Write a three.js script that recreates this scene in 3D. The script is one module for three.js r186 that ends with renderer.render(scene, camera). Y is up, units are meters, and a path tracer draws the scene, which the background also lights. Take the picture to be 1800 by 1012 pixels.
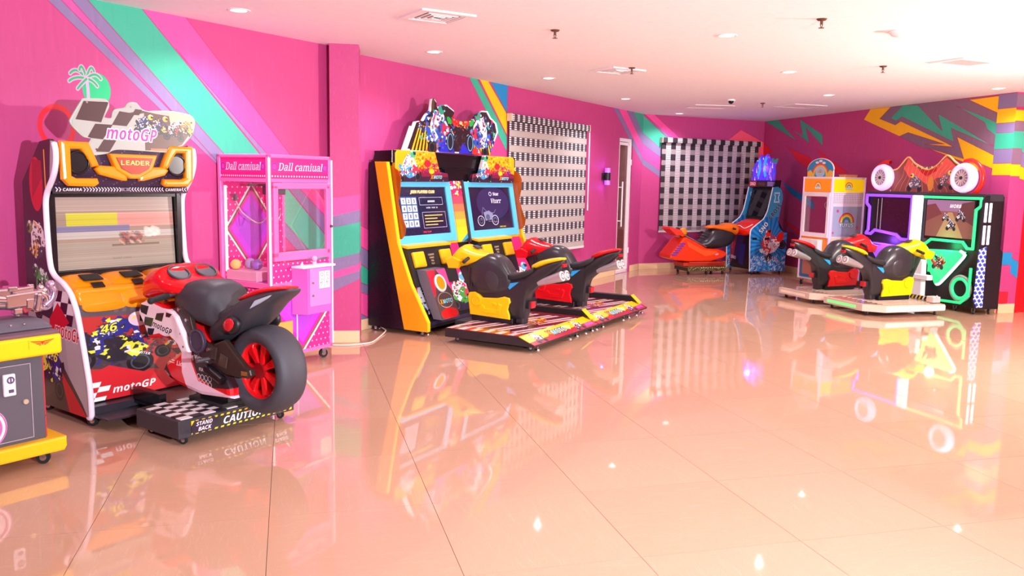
import * as THREE from 'three';
import { RoundedBoxGeometry } from 'three/addons/geometries/RoundedBoxGeometry.js';
import { mergeGeometries } from 'three/addons/utils/BufferGeometryUtils.js';
import { RectAreaLightUniformsLib } from 'three/addons/lights/RectAreaLightUniformsLib.js';
RectAreaLightUniformsLib.init();

const scene = new THREE.Scene();
scene.background = new THREE.Color(0x000000);
const renderer = new THREE.WebGLRenderer({ antialias: true });
renderer.toneMapping = THREE.LinearToneMapping;
renderer.toneMappingExposure = 1.0;
renderer.shadowMap.enabled = true;

// ---------- camera: 1.64 m above the floor, tipped down, very slightly rolled ----------
const camera = new THREE.PerspectiveCamera(2 * Math.atan(506 / 1470) * 180 / Math.PI, 1800 / 1012, 0.05, 60);
camera.position.set(0, 1.644, 0);
camera.rotation.set(-0.1286, 0, 0.0197);
scene.add(camera);

// ---------- the photographer's two flash heads (right of the camera, and far right) ----------
const KEY = { pos: [2.1, 1.75, 0.5], aim: [-1.0, 2.7, -8.6], power: 200, color: 0xf4f5ff, angle: 0.84 };
const SIDE = { pos: [6.5, 1.95, -6.4], power: 92, color: 0xfff6f0 };
const DOWN = { power: 9, near: 5.5, color: 0xfcfaff };

// ---------- helpers ----------
const H = 2.9;
let seed = 7;
const rnd = () => { seed = (seed * 1664525 + 1013904223) >>> 0; return seed / 4294967296; };
const V = (x, y, z) => new THREE.Vector3(x, y, z);
const used = {};
const numbered = (n) => { const k = used[n] = (used[n] ?? -1) + 1; return k ? n + '_' + String(k).padStart(3, '0') : n; };
const std = (color, roughness = 0.6, metalness = 0, extra = {}) => new THREE.MeshStandardMaterial({ color, roughness, metalness, ...extra });
const phys = (color, roughness, extra = {}) => new THREE.MeshPhysicalMaterial({ color, roughness, ...extra });
function shade(o) { o.castShadow = true; o.receiveShadow = true; return o; }
function thing(name, label, category, x, z, yaw = 0, group, y = 0) {
  const o = new THREE.Group(); o.name = numbered(name); o.position.set(x, y, z); o.rotation.y = yaw;
  o.userData = { label, category }; if (group) o.userData.group = group;
  scene.add(o); return o;
}
function part(name, geo, material, parent, label) {
  const m = shade(new THREE.Mesh(Array.isArray(geo) ? merge(geo) : geo, material)); m.name = name;
  if (label) m.userData.label = label;
  parent.add(m); return m;
}
function struct(name, geo, material, parent) {
  const m = shade(new THREE.Mesh(Array.isArray(geo) ? merge(geo) : geo, material)); m.name = name;
  if (!parent) { m.userData.kind = 'structure'; scene.add(m); } else parent.add(m);
  return m;
}
function merge(list) {
  const l = list.map((g) => { const q = g.index ? g.toNonIndexed() : g; for (const k of Object.keys(q.attributes)) if (!['position', 'normal', 'uv'].includes(k)) q.deleteAttribute(k); return q; });
  return l.length === 1 ? l[0] : mergeGeometries(l, false);
}
function place(g, x = 0, y = 0, z = 0, o = {}) {
  if (o.rx) g.rotateX(o.rx); if (o.rz) g.rotateZ(o.rz); if (o.ry) g.rotateY(o.ry);
  return g.translate(x, y, z);
}
// centred box, rounded when o.r is given
const bx = (w, h, d, x, y, z, o = {}) => place(o.r ? new RoundedBoxGeometry(w, h, d, 2, Math.min(o.r, w / 2.02, h / 2.02, d / 2.02)) : new THREE.BoxGeometry(w, h, d), x, y, z, o);
const cy = (r0, r1, h, x, y, z, o = {}) => place(new THREE.CylinderGeometry(r0, r1, h, o.s ?? 20, 1, !!o.open), x, y, z, o);
const sp = (r, x, y, z, o = {}) => { const g = new THREE.SphereGeometry(r, o.s ?? 18, o.t ?? 12); if (o.sc) g.scale(...o.sc); return place(g, x, y, z, o); };
const tor = (r, t, x, y, z, o = {}) => place(new THREE.TorusGeometry(r, t, o.t ?? 10, o.s ?? 28, o.arc ?? Math.PI * 2), x, y, z, o);
const tube = (pts, r, n = 24, s = 8, closed = false) => new THREE.TubeGeometry(new THREE.CatmullRomCurve3(pts.map((p) => V(...p)), closed, 'catmullrom', 0.4), n, r, s, closed);
function bar(a, b, r, s = 10, r2 = r) {
  const A = V(...a), B = V(...b), d = B.clone().sub(A), g = new THREE.CylinderGeometry(r2, r, d.length(), s);
  g.applyQuaternion(new THREE.Quaternion().setFromUnitVectors(V(0, 1, 0), d.clone().normalize()));
  return g.translate((A.x + B.x) / 2, (A.y + B.y) / 2, (A.z + B.z) / 2);
}
function shapeOf(pts, holes = [], smooth = false) {
  const mk = (C, p) => { const s = new C(); if (smooth) { s.moveTo(...p[0]); s.splineThru([...p.slice(1), p[0]].map((q) => new THREE.Vector2(...q))); } else { s.moveTo(...p[0]); p.slice(1).forEach((q) => s.lineTo(...q)); s.closePath(); } return s; };
  const s = mk(THREE.Shape, pts); holes.forEach((h) => s.holes.push(mk(THREE.Path, h))); return s;
}
// outline in x, y with thickness d along z
function ext(pts, d, x = 0, y = 0, z = 0, o = {}) {
  const b = o.b ?? 0, g = new THREE.ExtrudeGeometry(shapeOf(pts, o.holes, o.smooth), { depth: Math.max(d - 2 * b, 1e-4), bevelEnabled: b > 0, bevelSize: b, bevelThickness: b, bevelOffset: -b, bevelSegments: 2, curveSegments: o.cs ?? 6 });
  g.translate(0, 0, b);
  return place(g, x, y, z, o);
}
// outline in z, y (side view) with thickness along x from x0 to x1
function profX(pts, x0, x1, o = {}) {
  const f = (l) => l.map(([z, y]) => [-z, y]), g = ext(f(pts), x1 - x0, 0, 0, 0, { b: o.b, smooth: o.smooth, cs: o.cs, holes: (o.holes ?? []).map(f) });
  g.rotateY(Math.PI / 2); return g.translate(x0, 0, 0);
}
// planar texture coordinates: u from axis a, v from axis b
function puv(g, a, a0, a1, b, b0, b1) {
  const p = g.attributes.position, uv = new Float32Array(p.count * 2), get = (k, i) => (k === 'x' ? p.getX(i) : k === 'y' ? p.getY(i) : p.getZ(i));
  for (let i = 0; i < p.count; i++) { uv[2 * i] = (get(a, i) - a0) / (a1 - a0); uv[2 * i + 1] = (get(b, i) - b0) / (b1 - b0); }
  g.setAttribute('uv', new THREE.BufferAttribute(uv, 2)); return g;
}
// body lofted along z: rows [z, top, bottom, halfWidth, exponent, x]
function loft(rows, seg = 28, sub = 4) {
  const cr = (k) => { const a = []; for (let i = 0; i < rows.length - 1; i++) { const g = (j) => rows[Math.max(0, Math.min(rows.length - 1, j))][k] ?? (k === 4 ? 2.4 : 0);
    for (let s = 0; s < sub; s++) { const t = s / sub, p0 = g(i - 1), p1 = g(i), p2 = g(i + 1), p3 = g(i + 2), m1 = (p2 - p0) * 0.35, m2 = (p3 - p1) * 0.35; const t2 = t * t, t3 = t2 * t; a.push((2 * t3 - 3 * t2 + 1) * p1 + (t3 - 2 * t2 + t) * m1 + (-2 * t3 + 3 * t2) * p2 + (t3 - t2) * m2); } }
    a.push(rows[rows.length - 1][k] ?? (k === 4 ? 2.4 : 0)); return a; };
  const zz = [], lin = (i) => i; const zs = cr(0), ts = cr(1), bs = cr(2), ws = cr(3), ns = cr(4), xs = cr(5), n = zs.length, pos = [], uv = [], idx = [];
  for (let i = 0; i < n; i++) for (let j = 0; j <= seg; j++) {
    const a = (j / seg) * Math.PI * 2, c = Math.cos(a), s = Math.sin(a), e = 2 / ns[i];
    pos.push(xs[i] + Math.sign(c) * Math.pow(Math.abs(c), e) * ws[i], (ts[i] + bs[i]) / 2 + Math.sign(s) * Math.pow(Math.abs(s), e) * (ts[i] - bs[i]) / 2, zs[i]); uv.push(i / (n - 1), j / seg);
  }
  for (let i = 0; i < n - 1; i++) for (let j = 0; j < seg; j++) { const a = i * (seg + 1) + j, b = a + seg + 1; idx.push(a, a + 1, b, b, a + 1, b + 1); }
  for (const [row, flip] of [[0, true], [n - 1, false]]) { const c = pos.length / 3; pos.push(xs[row], (ts[row] + bs[row]) / 2, zs[row]); uv.push(0, 0); const o = row * (seg + 1); for (let j = 0; j < seg; j++) flip ? idx.push(c, o + j + 1, o + j) : idx.push(c, o + j, o + j + 1); }
  const g = new THREE.BufferGeometry(); g.setAttribute('position', new THREE.Float32BufferAttribute(pos, 3)); g.setAttribute('uv', new THREE.Float32BufferAttribute(uv, 2)); g.setIndex(idx);
  g.computeVertexNormals(); return g;
}
function canvas(w, h, draw) {
  const c = document.createElement('canvas'); c.width = w; c.height = h; const x = c.getContext('2d'); draw(x, w, h);
  const t = new THREE.CanvasTexture(c); t.colorSpace = THREE.SRGBColorSpace; t.anisotropy = 8; return t;
}
const poly = (x, pts, fill) => { x.fillStyle = fill; x.beginPath(); pts.forEach(([a, b], i) => (i ? x.lineTo(a, b) : x.moveTo(a, b))); x.closePath(); x.fill(); };
const disc = (x, cx, cyy, r, fill, r2 = r, rot = 0) => { x.fillStyle = fill; x.beginPath(); x.ellipse(cx, cyy, r, r2, rot, 0, 7); x.fill(); };
const ring = (x, cx, cyy, r, w, col, r2 = r, rot = 0) => { x.strokeStyle = col; x.lineWidth = w; x.beginPath(); x.ellipse(cx, cyy, r, r2, rot, 0, 7); x.stroke(); };
function word(x, s, cx, cyy, size, fill, o = {}) {
  x.save(); x.translate(cx, cyy); if (o.rot) x.rotate(o.rot); if (o.skew) x.transform(1, 0, o.skew, 1, 0, 0); x.scale(o.sx ?? 1, 1);
  x.font = `${o.style ?? 'bold'} ${size}px ${o.font ?? 'sans-serif'}`; x.textAlign = o.align ?? 'center'; x.textBaseline = 'middle';
  if (o.stroke) { x.strokeStyle = o.stroke; x.lineWidth = o.sw ?? size * 0.16; x.lineJoin = 'round'; x.strokeText(s, 0, 0); }
  x.fillStyle = fill; x.fillText(s, 0, 0); x.restore();
}
// printed picture of a racing rider on a motorbike, s = size in pixels
function rider(x, px, py, s, c = {}, flip = 1, rot = 0) {
  const { suit = '#27307e', trim = '#d8e64a', bike = '#20222e', lid = '#f0c52a', skin = '#e8e8f0' } = c;
  x.save(); x.translate(px, py); x.scale(flip * s / 100, s / 100); x.rotate(rot);
  disc(x, -34, 34, 17, '#17151b'); ring(x, -34, 34, 11, 2, '#4c4a58'); disc(x, 36, 36, 16, '#17151b'); ring(x, 36, 36, 10, 2, '#4c4a58');
  poly(x, [[-40, 8], [-14, -8], [26, 0], [46, -12], [50, -4], [34, 22], [4, 36], [-26, 30]], bike);
  poly(x, [[-40, 8], [-14, -6], [-4, 14], [-26, 28]], trim);
  poly(x, [[-18, -26], [6, -38], [30, -14], [34, 0], [18, 4], [2, -6]], suit);
  poly(x, [[-18, -26], [-6, -32], [-26, 2], [-34, 4]], suit); poly(x, [[20, -2], [34, 0], [22, 26], [8, 20]], suit);
  poly(x, [[2, -34], [8, -34], [26, -10], [20, -8]], trim); poly(x, [[22, 2], [30, 4], [24, 18], [18, 16]], skin);
  busy(x, 4, 8, 42, 24, [bike, trim, '#2a2430', '#3a343e', suit, suit, skin], 70, 0.5); busy(x, 6, -16, 24, 18, [suit, suit, trim, skin, bike, '#2a2430'], 44, 0.42);
  disc(x, -18, -36, 13, lid, 12); busy(x, -16, -40, 9, 7, [skin, trim, lid], 6, 0.35); poly(x, [[-31, -40], [-18, -42], [-20, -32], [-30, -32]], '#1c2030'); disc(x, -14, -44, 5, skin, 3, 0.5);
  x.restore();
}
// fine shards of print, as a busy photographic picture shows from a distance
function busy(x, cx, cyy, rx, ry, cols, n = 60, s = 1) { for (let i = 0; i < n; i++) { const a = rnd() * 7, q = Math.sqrt(rnd()), X = cx + rx * q * Math.cos(a), Y = cyy + ry * q * Math.sin(a), l = (4 + rnd() * 16) * s, d = rnd() * 7; poly(x, [[X, Y], [X + l * Math.cos(d), Y + l * Math.sin(d)], [X + l * Math.cos(d + 0.9), Y + l * 0.8 * Math.sin(d + 0.9)], [X + l * 0.5 * Math.cos(d + 1.6), Y + l * 0.5 * Math.sin(d + 1.6)]], cols[(rnd() * cols.length) | 0]); } }
function speckle(x, w, h, n, cols, smin = 1, smax = 4, a = 0.2) { x.save(); x.globalAlpha = a; for (let i = 0; i < n; i++) { x.fillStyle = cols[(rnd() * cols.length) | 0]; const s = smin + rnd() * (smax - smin); x.fillRect(rnd() * w, rnd() * h, s, s); } x.restore(); }
function checkers(x, x0, y0, w, h, nx, ny, a, b, skew = 0) { for (let j = 0; j < ny; j++) for (let i = 0; i < nx; i++) { const c = (i + j) % 2 ? b : a; if (!c) continue; const X = x0 + (i * w) / nx - skew * j, Y = y0 + (j * h) / ny; poly(x, [[X, Y], [X + w / nx, Y], [X + w / nx - skew, Y + h / ny], [X - skew, Y + h / ny]], c); } }
function star(x, cx, cyy, r, fill) { poly(x, Array.from({ length: 10 }, (_, i) => { const a = -Math.PI / 2 + i * Math.PI / 5, q = i % 2 ? r * 0.45 : r; return [cx + q * Math.cos(a), cyy + q * Math.sin(a)]; }), fill); }

const M = {
  black: std(0x17151a, 0.45), blackGloss: std(0x120f14, 0.2), steel: std(0x9a9aa2, 0.3, 0.9), chrome: std(0xd8d4da, 0.12, 1), rubber: std(0x1c1b1e, 0.75),
  white: std(0xf2eef0, 0.5), darkGrey: std(0x34313a, 0.5), grey: std(0x59555e, 0.5), yellow: std(0xf6b90a, 0.35), brightYellow: std(0xfbd80a, 0.3), red: std(0xd8101c, 0.25), orange: std(0xf58a0c, 0.3),
  glass: phys(0xffffff, 0.02, { transmission: 1, thickness: 0, ior: 1.5 }),
};
// swivel caster: yoke, wheel, hub as one part
function caster(parent, x, z, top = 0.09, s = 1, yaw = 0.5) {
  const r = 0.036 * s, g = [cy(r, r, 0.024 * s, 0, r, 0, { rz: Math.PI / 2, s: 16 }), bx(0.008, Math.max(top - r, 0.02), 0.03 * s, -0.018 * s, r + (top - r) / 2, 0), bx(0.008, Math.max(top - r, 0.02), 0.03 * s, 0.018 * s, r + (top - r) / 2, 0), bx(0.06 * s, 0.006, 0.06 * s, 0, top - 0.003, 0)];
  const c = part('caster', g.slice(1).map((q) => q.rotateY(yaw).translate(x, 0, z)), M.steel, parent);
  part('wheel', g[0].rotateY(yaw).translate(x, 0, z), M.rubber, c); part('hub', cy(r * 0.5, r * 0.5, 0.027 * s, 0, r, 0, { rz: Math.PI / 2, s: 12 }).rotateY(yaw).translate(x, 0, z), M.chrome, c);
  return c;
}
function foot(parent, x, z, top = 0.06) { return part('levelling_foot', [cy(0.022, 0.026, 0.012, x, 0.006, z, { s: 12 }), cy(0.007, 0.007, top, x, top / 2, z, { s: 8 })], M.chrome, parent); }
// ---------- setting ----------
const PAINT = { base: '#bf4080', hot: '#f24e9e', grey: '#8474a0', green: '#37b292', yellow: '#ffc508', blue: '#128ccc', red: '#ee1a34', coral: '#ff5876', mauve: '#84667e' };
const muralA = [['grey', 2.17, 2.93, 2.27, 2.95, 5.99, -0.17, 6.01, -0.17], ['hot', 2.27, 2.95, 2.36, 2.96, 5.7, -0.13, 5.99, -0.17], ['grey', 2.36, 2.96, 2.47, 2.99, 5.87, -0.15, 5.7, -0.13], ['green', 2.47, 2.99, 2.85, 3.06, 6.24, -0.21, 5.87, -0.15], ['hot', 2.85, 3.06, 3.17, 3.13, 6.6, -0.26, 6.24, -0.21], ['grey', 3.3, 2.64, 6.24, -0.21, 6.82, -0.3, 4.19, 1.85]];
const muralCF = [['hot', 0.0, 1.43, 0.28, 1.47, 0.28, 1.32, -0.0, 1.25], ['grey', -0.0, 1.25, 0.28, 1.32, 0.28, 1.2, -0.0, 1.14], ['green', -0.0, 1.14, 0.28, 1.2, 0.28, 0.9, -0.0, 0.83], ['grey', -0.0, 0.83, 0.28, 0.9, 0.28, 0.79, -0.0, 0.7], ['hot', -0.0, 0.7, 0.28, 0.79, 0.28, 0.72, -0.01, 0.63], ['grey', -0.01, 0.63, 0.28, 0.72, 0.28, 0.64, -0.01, 0.5]];
const muralB = [['hot', 0.22, 1.18, 0.54, 1.06, 0.54, 0.82, 0.22, 0.97], ['grey', 0.22, 0.97, 0.54, 0.82, 0.54, 0.62, 0.21, 0.79], ['green', 0.21, 0.79, 0.54, 0.62, 0.54, 0.45, 0.21, 0.57], ['grey', 0.21, 0.57, 0.54, 0.45, 0.54, 0.35, 0.21, 0.46], ['hot', 0.21, 0.46, 0.54, 0.35, 0.54, 0.09, 0.21, 0.25], ['grey', 0.21, 0.25, 0.54, 0.09, 0.53, -0.09, 0.21, 0.07], ['green', 2.36, 2.95, 2.55, 2.95, 3.37, 2.22, 3.37, 2.02], ['yellow', 2.61, 2.95, 2.81, 2.95, 3.36, 2.52, 3.37, 2.24], ['blue', 2.87, 2.95, 3.37, 2.95, 3.36, 2.53], ['grey', 6.88, 2.92, 7.1, 2.93, 8.52, 1.99, 8.54, 1.85], ['hot', 7.1, 2.93, 7.49, 2.91, 8.42, 2.28, 8.44, 2.04], ['grey', 7.49, 2.91, 7.81, 2.92, 8.39, 2.49, 8.42, 2.28], ['green', 7.79, 2.92, 8.34, 2.96, 8.39, 2.49]];
const muralC = [['green', -0.04, 2.89, -0.01, 2.88, 0.56, 2.48, 0.57, 2.19, -0.02, 2.56], ['grey', -0.02, 2.93, 0.0, 2.9, 0.55, 2.56, 0.66, 2.49, 0.56, 2.48], ['hot', -0.02, 2.93, 0.2, 2.93, 0.9, 2.45, 0.66, 2.47], ['grey', -0.02, 2.56, 0.57, 2.19, 0.58, 2.02, -0.01, 2.36], ['hot', -0.01, 2.36, 0.58, 2.02, 0.6, 1.77, -0.0, 2.1], ['grey', -0.0, 2.1, 0.6, 1.77, 0.6, 1.64, 0.01, 1.97], ['coral', 2.31, 2.71, 2.92, 2.48, 2.97, 1.77, 2.69, 1.77, 2.64, 2.47, 2.0, 2.5]];
const muralD = [['red', -0.09, 2.52, 0.33, 2.31, 0.18, 2.2, 0.14, 1.77, -0.06, 1.77], ['green', -0.12, 2.94, 0.44, 2.93, 0.87, 2.65, 1.19, 2.46, 0.8, 2.61], ['green', 0.95, 2.71, 1.35, 2.56, 1.22, 2.87, 1.96, 2.55, 1.99, 2.35, 1.43, 2.71, 1.58, 2.41], ['red', 0.82, 2.38, 1.09, 2.3, 1.65, 2.15, 1.74, 1.9, 1.18, 2.12, 1.04, 2.26], ['red', 1.79, 2.31, 2.32, 2.07, 2.77, 1.87, 2.03, 1.86, 2.0, 2.16], ['blue', 0.72, 1.72, 1.06, 1.61, 1.85, 1.35, 1.87, 1.2, 1.08, 1.48], ['red', 0.8, 1.0, 1.14, 0.91, 2.65, 0.41, 2.66, 0.34, 1.15, 0.85], ['mauve', 3.73, 2.91, 6.02, 2.88, 6.16, 2.88, 6.27, 1.92, 6.16, 1.95, 5.35, 2.05, 4.48, 2.24, 3.97, 2.43, 3.48, 2.73], ['yellow', 3.08, 2.74, 3.23, 2.9, 3.73, 2.9, 3.48, 2.73, 3.86, 2.61, 3.98, 2.66, 4.95, 2.3, 5.12, 2.23, 4.53, 2.29, 4.93, 2.28, 4.16, 2.48, 3.97, 2.43], ['green', 3.73, 2.72, 4.0, 2.9, 4.32, 2.88, 4.87, 2.47, 4.76, 2.72, 5.85, 2.21, 5.04, 2.5, 5.12, 2.3, 3.99, 2.73, 3.87, 2.67], ['green', 5.12, 2.8, 5.65, 2.61, 6.17, 2.4, 6.2, 2.15, 5.7, 2.45, 5.65, 2.54], ['yellow', 5.33, 2.87, 6.0, 2.88, 6.15, 2.72, 6.18, 2.52], ['yellow', 5.17, 2.37, 6.22, 1.95, 6.24, 1.79, 5.57, 2.01, 5.63, 1.88, 5.34, 2.01, 4.57, 2.24, 5.33, 2.06], ['blue', 5.61, 1.02, 5.86, 0.92, 6.24, 0.79, 6.26, 0.6, 5.93, 0.74, 5.97, 0.66, 5.75, 0.72], ['red', 5.57, 0.56, 6.03, 0.35, 6.22, 0.26, 6.25, 0.08, 5.83, 0.01]];
const muralE = [['grey', -0.17, 2.92, 0.46, 2.82, 0.49, 2.62, -0.15, 2.73], ['yellow', -0.15, 2.73, 0.49, 2.62, 0.51, 2.41, -0.12, 2.54], ['grey', -0.12, 2.54, 0.51, 2.41, 0.53, 2.28, -0.11, 2.41], ['green', -0.11, 2.41, 0.53, 2.28, 0.56, 2.04, -0.08, 2.19], ['grey', -0.08, 2.19, 0.56, 2.04, 0.58, 1.85, -0.06, 2.0], ['yellow', -0.06, 2.0, 0.58, 1.85, 0.6, 1.67, -0.04, 1.84], ['blue', -0.04, 0.85, 0.36, 0.64, 0.39, 0.39, -0.05, 0.67], ['coral', -0.08, 0.31, 0.36, 0.01, -0.04, -0.06]];
function wallPaint(L, bands, extra) {
  const W = 2048, Hh = 1024, S = W / L, Sv = Hh / H;
  return canvas(W, Hh, (x) => {
    x.fillStyle = PAINT.base; x.fillRect(0, 0, W, Hh);
    const P = (b) => { const p = []; for (let i = 1; i < b.length; i += 2) p.push([b[i] * S, Hh - b[i + 1] * Sv]); return p; };
    for (const b of bands) { const p = P(b); poly(x, p, PAINT[b[0]]); x.strokeStyle = '#b02464'; x.lineWidth = 2; x.beginPath(); p.forEach(([a, c], i) => (i ? x.lineTo(a, c) : x.moveTo(a, c))); x.closePath(); x.stroke(); }
    extra?.(x, S, Sv, Hh);
    for (let i = 0; i < 2600; i++) { x.globalAlpha = 0.018; x.fillStyle = rnd() < 0.5 ? '#ffffff' : '#5a0030'; const w = 4 + rnd() * 26; x.fillRect(rnd() * W, rnd() * Hh, w * 0.35, w * 2.2); } x.globalAlpha = 1;
  });
}
function wall(name, a, b, bands, { t = 0.15, holes, extra, mat } = {}) {
  const dx = b[0] - a[0], dz = b[1] - a[1], L = Math.hypot(dx, dz);
  const g = ext([[0, 0], [L, 0], [L, H], [0, H]], t, 0, 0, -t, { holes }); puv(g, 'x', 0, L, 'y', 0, H);
  const m = struct(name, g, mat ?? std(0xffffff, 0.55, 0, { map: wallPaint(L, bands, extra) }));
  m.position.set(a[0], 0, a[1]); m.rotation.y = Math.atan2(-dz, dx); m.userData.L = L; return m;
}
const PT = { A0: [-4.568, -4.179], A1: [-1.79, -8.39], B0: [-1.80, -8.60], BC: [2.38, -15.8], CD: [5.0, -17.05], DE: [6.5, -11.08], E1: [6.765, -11.151] };
function palm(x, S, Sv, Hh) {   // painted palm in front of a green sun, and a red ring below it
  const u = (m) => m * S, v = (m) => Hh - m * Sv, cx = u(2.6), cyy = v(2.25);
  disc(x, cx + u(0.02), cyy, u(0.11), '#16c07c', 0.125 * Sv);
  x.strokeStyle = '#f7a8cc'; x.lineWidth = 9; x.lineCap = 'round'; x.beginPath(); x.moveTo(u(2.55), v(2.12)); x.quadraticCurveTo(u(2.56), v(2.22), u(2.545), v(2.32)); x.stroke();
  for (const [dx, dy] of [[-0.12, 0.06], [-0.13, -0.01], [-0.05, 0.1], [0.06, 0.1], [0.11, 0.04], [0.08, -0.03], [-0.07, -0.07]]) {
    for (const [c, w] of [['#f7a8cc', 12], ['#16b070', 6]]) { x.strokeStyle = c; x.lineWidth = w; x.beginPath(); x.moveTo(u(2.545), v(2.32)); x.quadraticCurveTo(u(2.545 + dx * 0.6), v(2.32 + dy + 0.03), u(2.545 + dx), v(2.32 + dy * 0.8 - 0.02)); x.stroke(); }
  }
  ring(x, u(2.31), v(1.96), u(0.12), 14, '#ee1a34', 0.14 * Sv);
}
wall('wall_left', PT.A0, PT.A1, muralA, { extra: palm });
wall('wall_rear_left', PT.B0, PT.BC, muralB, { t: 0.2, holes: [[[7.24, 0.001], [7.86, 0.001], [7.86, 2.42], [7.24, 2.42]]] });
wall('wall_rear', PT.BC, PT.CD, muralC);
wall('wall_right', PT.CD, PT.DE, muralD);
wall('wall_return', PT.DE, PT.E1, muralE, { t: 0.3 });
{ // pillar that stands proud of the left wall
  const L = 0.278, g = bx(L, H, 0.42, L / 2, H / 2, -0.21); puv(g, 'x', 0, L, 'y', 0, H);
  const t = canvas(256, 1024, (x) => { x.fillStyle = PAINT.base; x.fillRect(0, 0, 256, 1024); for (const b of muralCF) { const p = []; for (let i = 1; i < b.length; i += 2) p.push([b[i] * 256 / L, 1024 - b[i + 1] * 1024 / H]); poly(x, p, PAINT[b[0]]); } speckle(x, 256, 1024, 900, ['#fff', '#803'], 2, 14, 0.03); });
  const m = struct('wall_pillar', g, std(0xffffff, 0.55, 0, { map: t })); m.position.set(-1.79, 0, -8.2); m.rotation.y = Math.atan2(0.04, 0.275);
}
const redWall = std(0xd81420, 0.45), plainWall = std(0xbf4080, 0.6);
wall('wall_far_right', PT.E1, [10, -12.6], [], { mat: redWall });
wall('wall_side_right', [10, -12.6], [10, 6], [], { mat: plainWall });
wall('wall_back', [10, 6], [-7.5, 6], [], { mat: plainWall });
wall('wall_side_left', [-7.5, 6], PT.A0, [], { mat: plainWall });
// baseboards of cream tile
const skirt = std(0xf3d2a4, 0.35);
function baseboard(name, a, b, u0, u1, h = 0.115) {
  const dx = b[0] - a[0], dz = b[1] - a[1]; const m = struct(name, bx(u1 - u0, h, 0.012, (u0 + u1) / 2, h / 2, 0.006, { r: 0.003 }), skirt);
  m.position.set(a[0], 0, a[1]); m.rotation.y = Math.atan2(-dz, dx);
}
baseboard('baseboard_left', PT.A0, PT.A1, 0, 4.9); baseboard('baseboard_rear_left', PT.B0, PT.BC, 0.3, 7.2); baseboard('baseboard_door_side', PT.B0, PT.BC, 7.9, 8.31);
baseboard('baseboard_rear', PT.BC, PT.CD, 0.01, 2.89); baseboard('baseboard_right', PT.CD, PT.DE, 0.01, 6.13); baseboard('baseboard_return', PT.DE, PT.E1, 0.0, 0.265, 0.125); baseboard('baseboard_pillar', [-1.79, -8.2], [-1.515, -8.24], 0, 0.278, 0.12);
// ceiling slab
const roomOutline = [[-7.7, 6.2], [-4.72, -4.28], [-1.96, -8.5], [2.2, -15.9], [4.98, -17.25], [5.35, -17.3], [6.62, -11.3], [10.2, -12.8], [10.2, 6.2]];
{
  const g = ext(roomOutline.map(([a, b]) => [a, -b]), 0.12, 0, 0, 0).rotateX(-Math.PI / 2).translate(0, H, 0);
  puv(g, 'x', 0, 3, 'z', 0, 3);
  const t = canvas(512, 512, (x) => { x.fillStyle = '#f4f1f6'; x.fillRect(0, 0, 512, 512); speckle(x, 512, 512, 2500, ['#fff', '#d8c8c4'], 2, 9, 0.06); }); t.wrapS = t.wrapT = THREE.RepeatWrapping;
  struct('ceiling', g, std(0xffffff, 0.75, 0, { map: t }));
}
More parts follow.
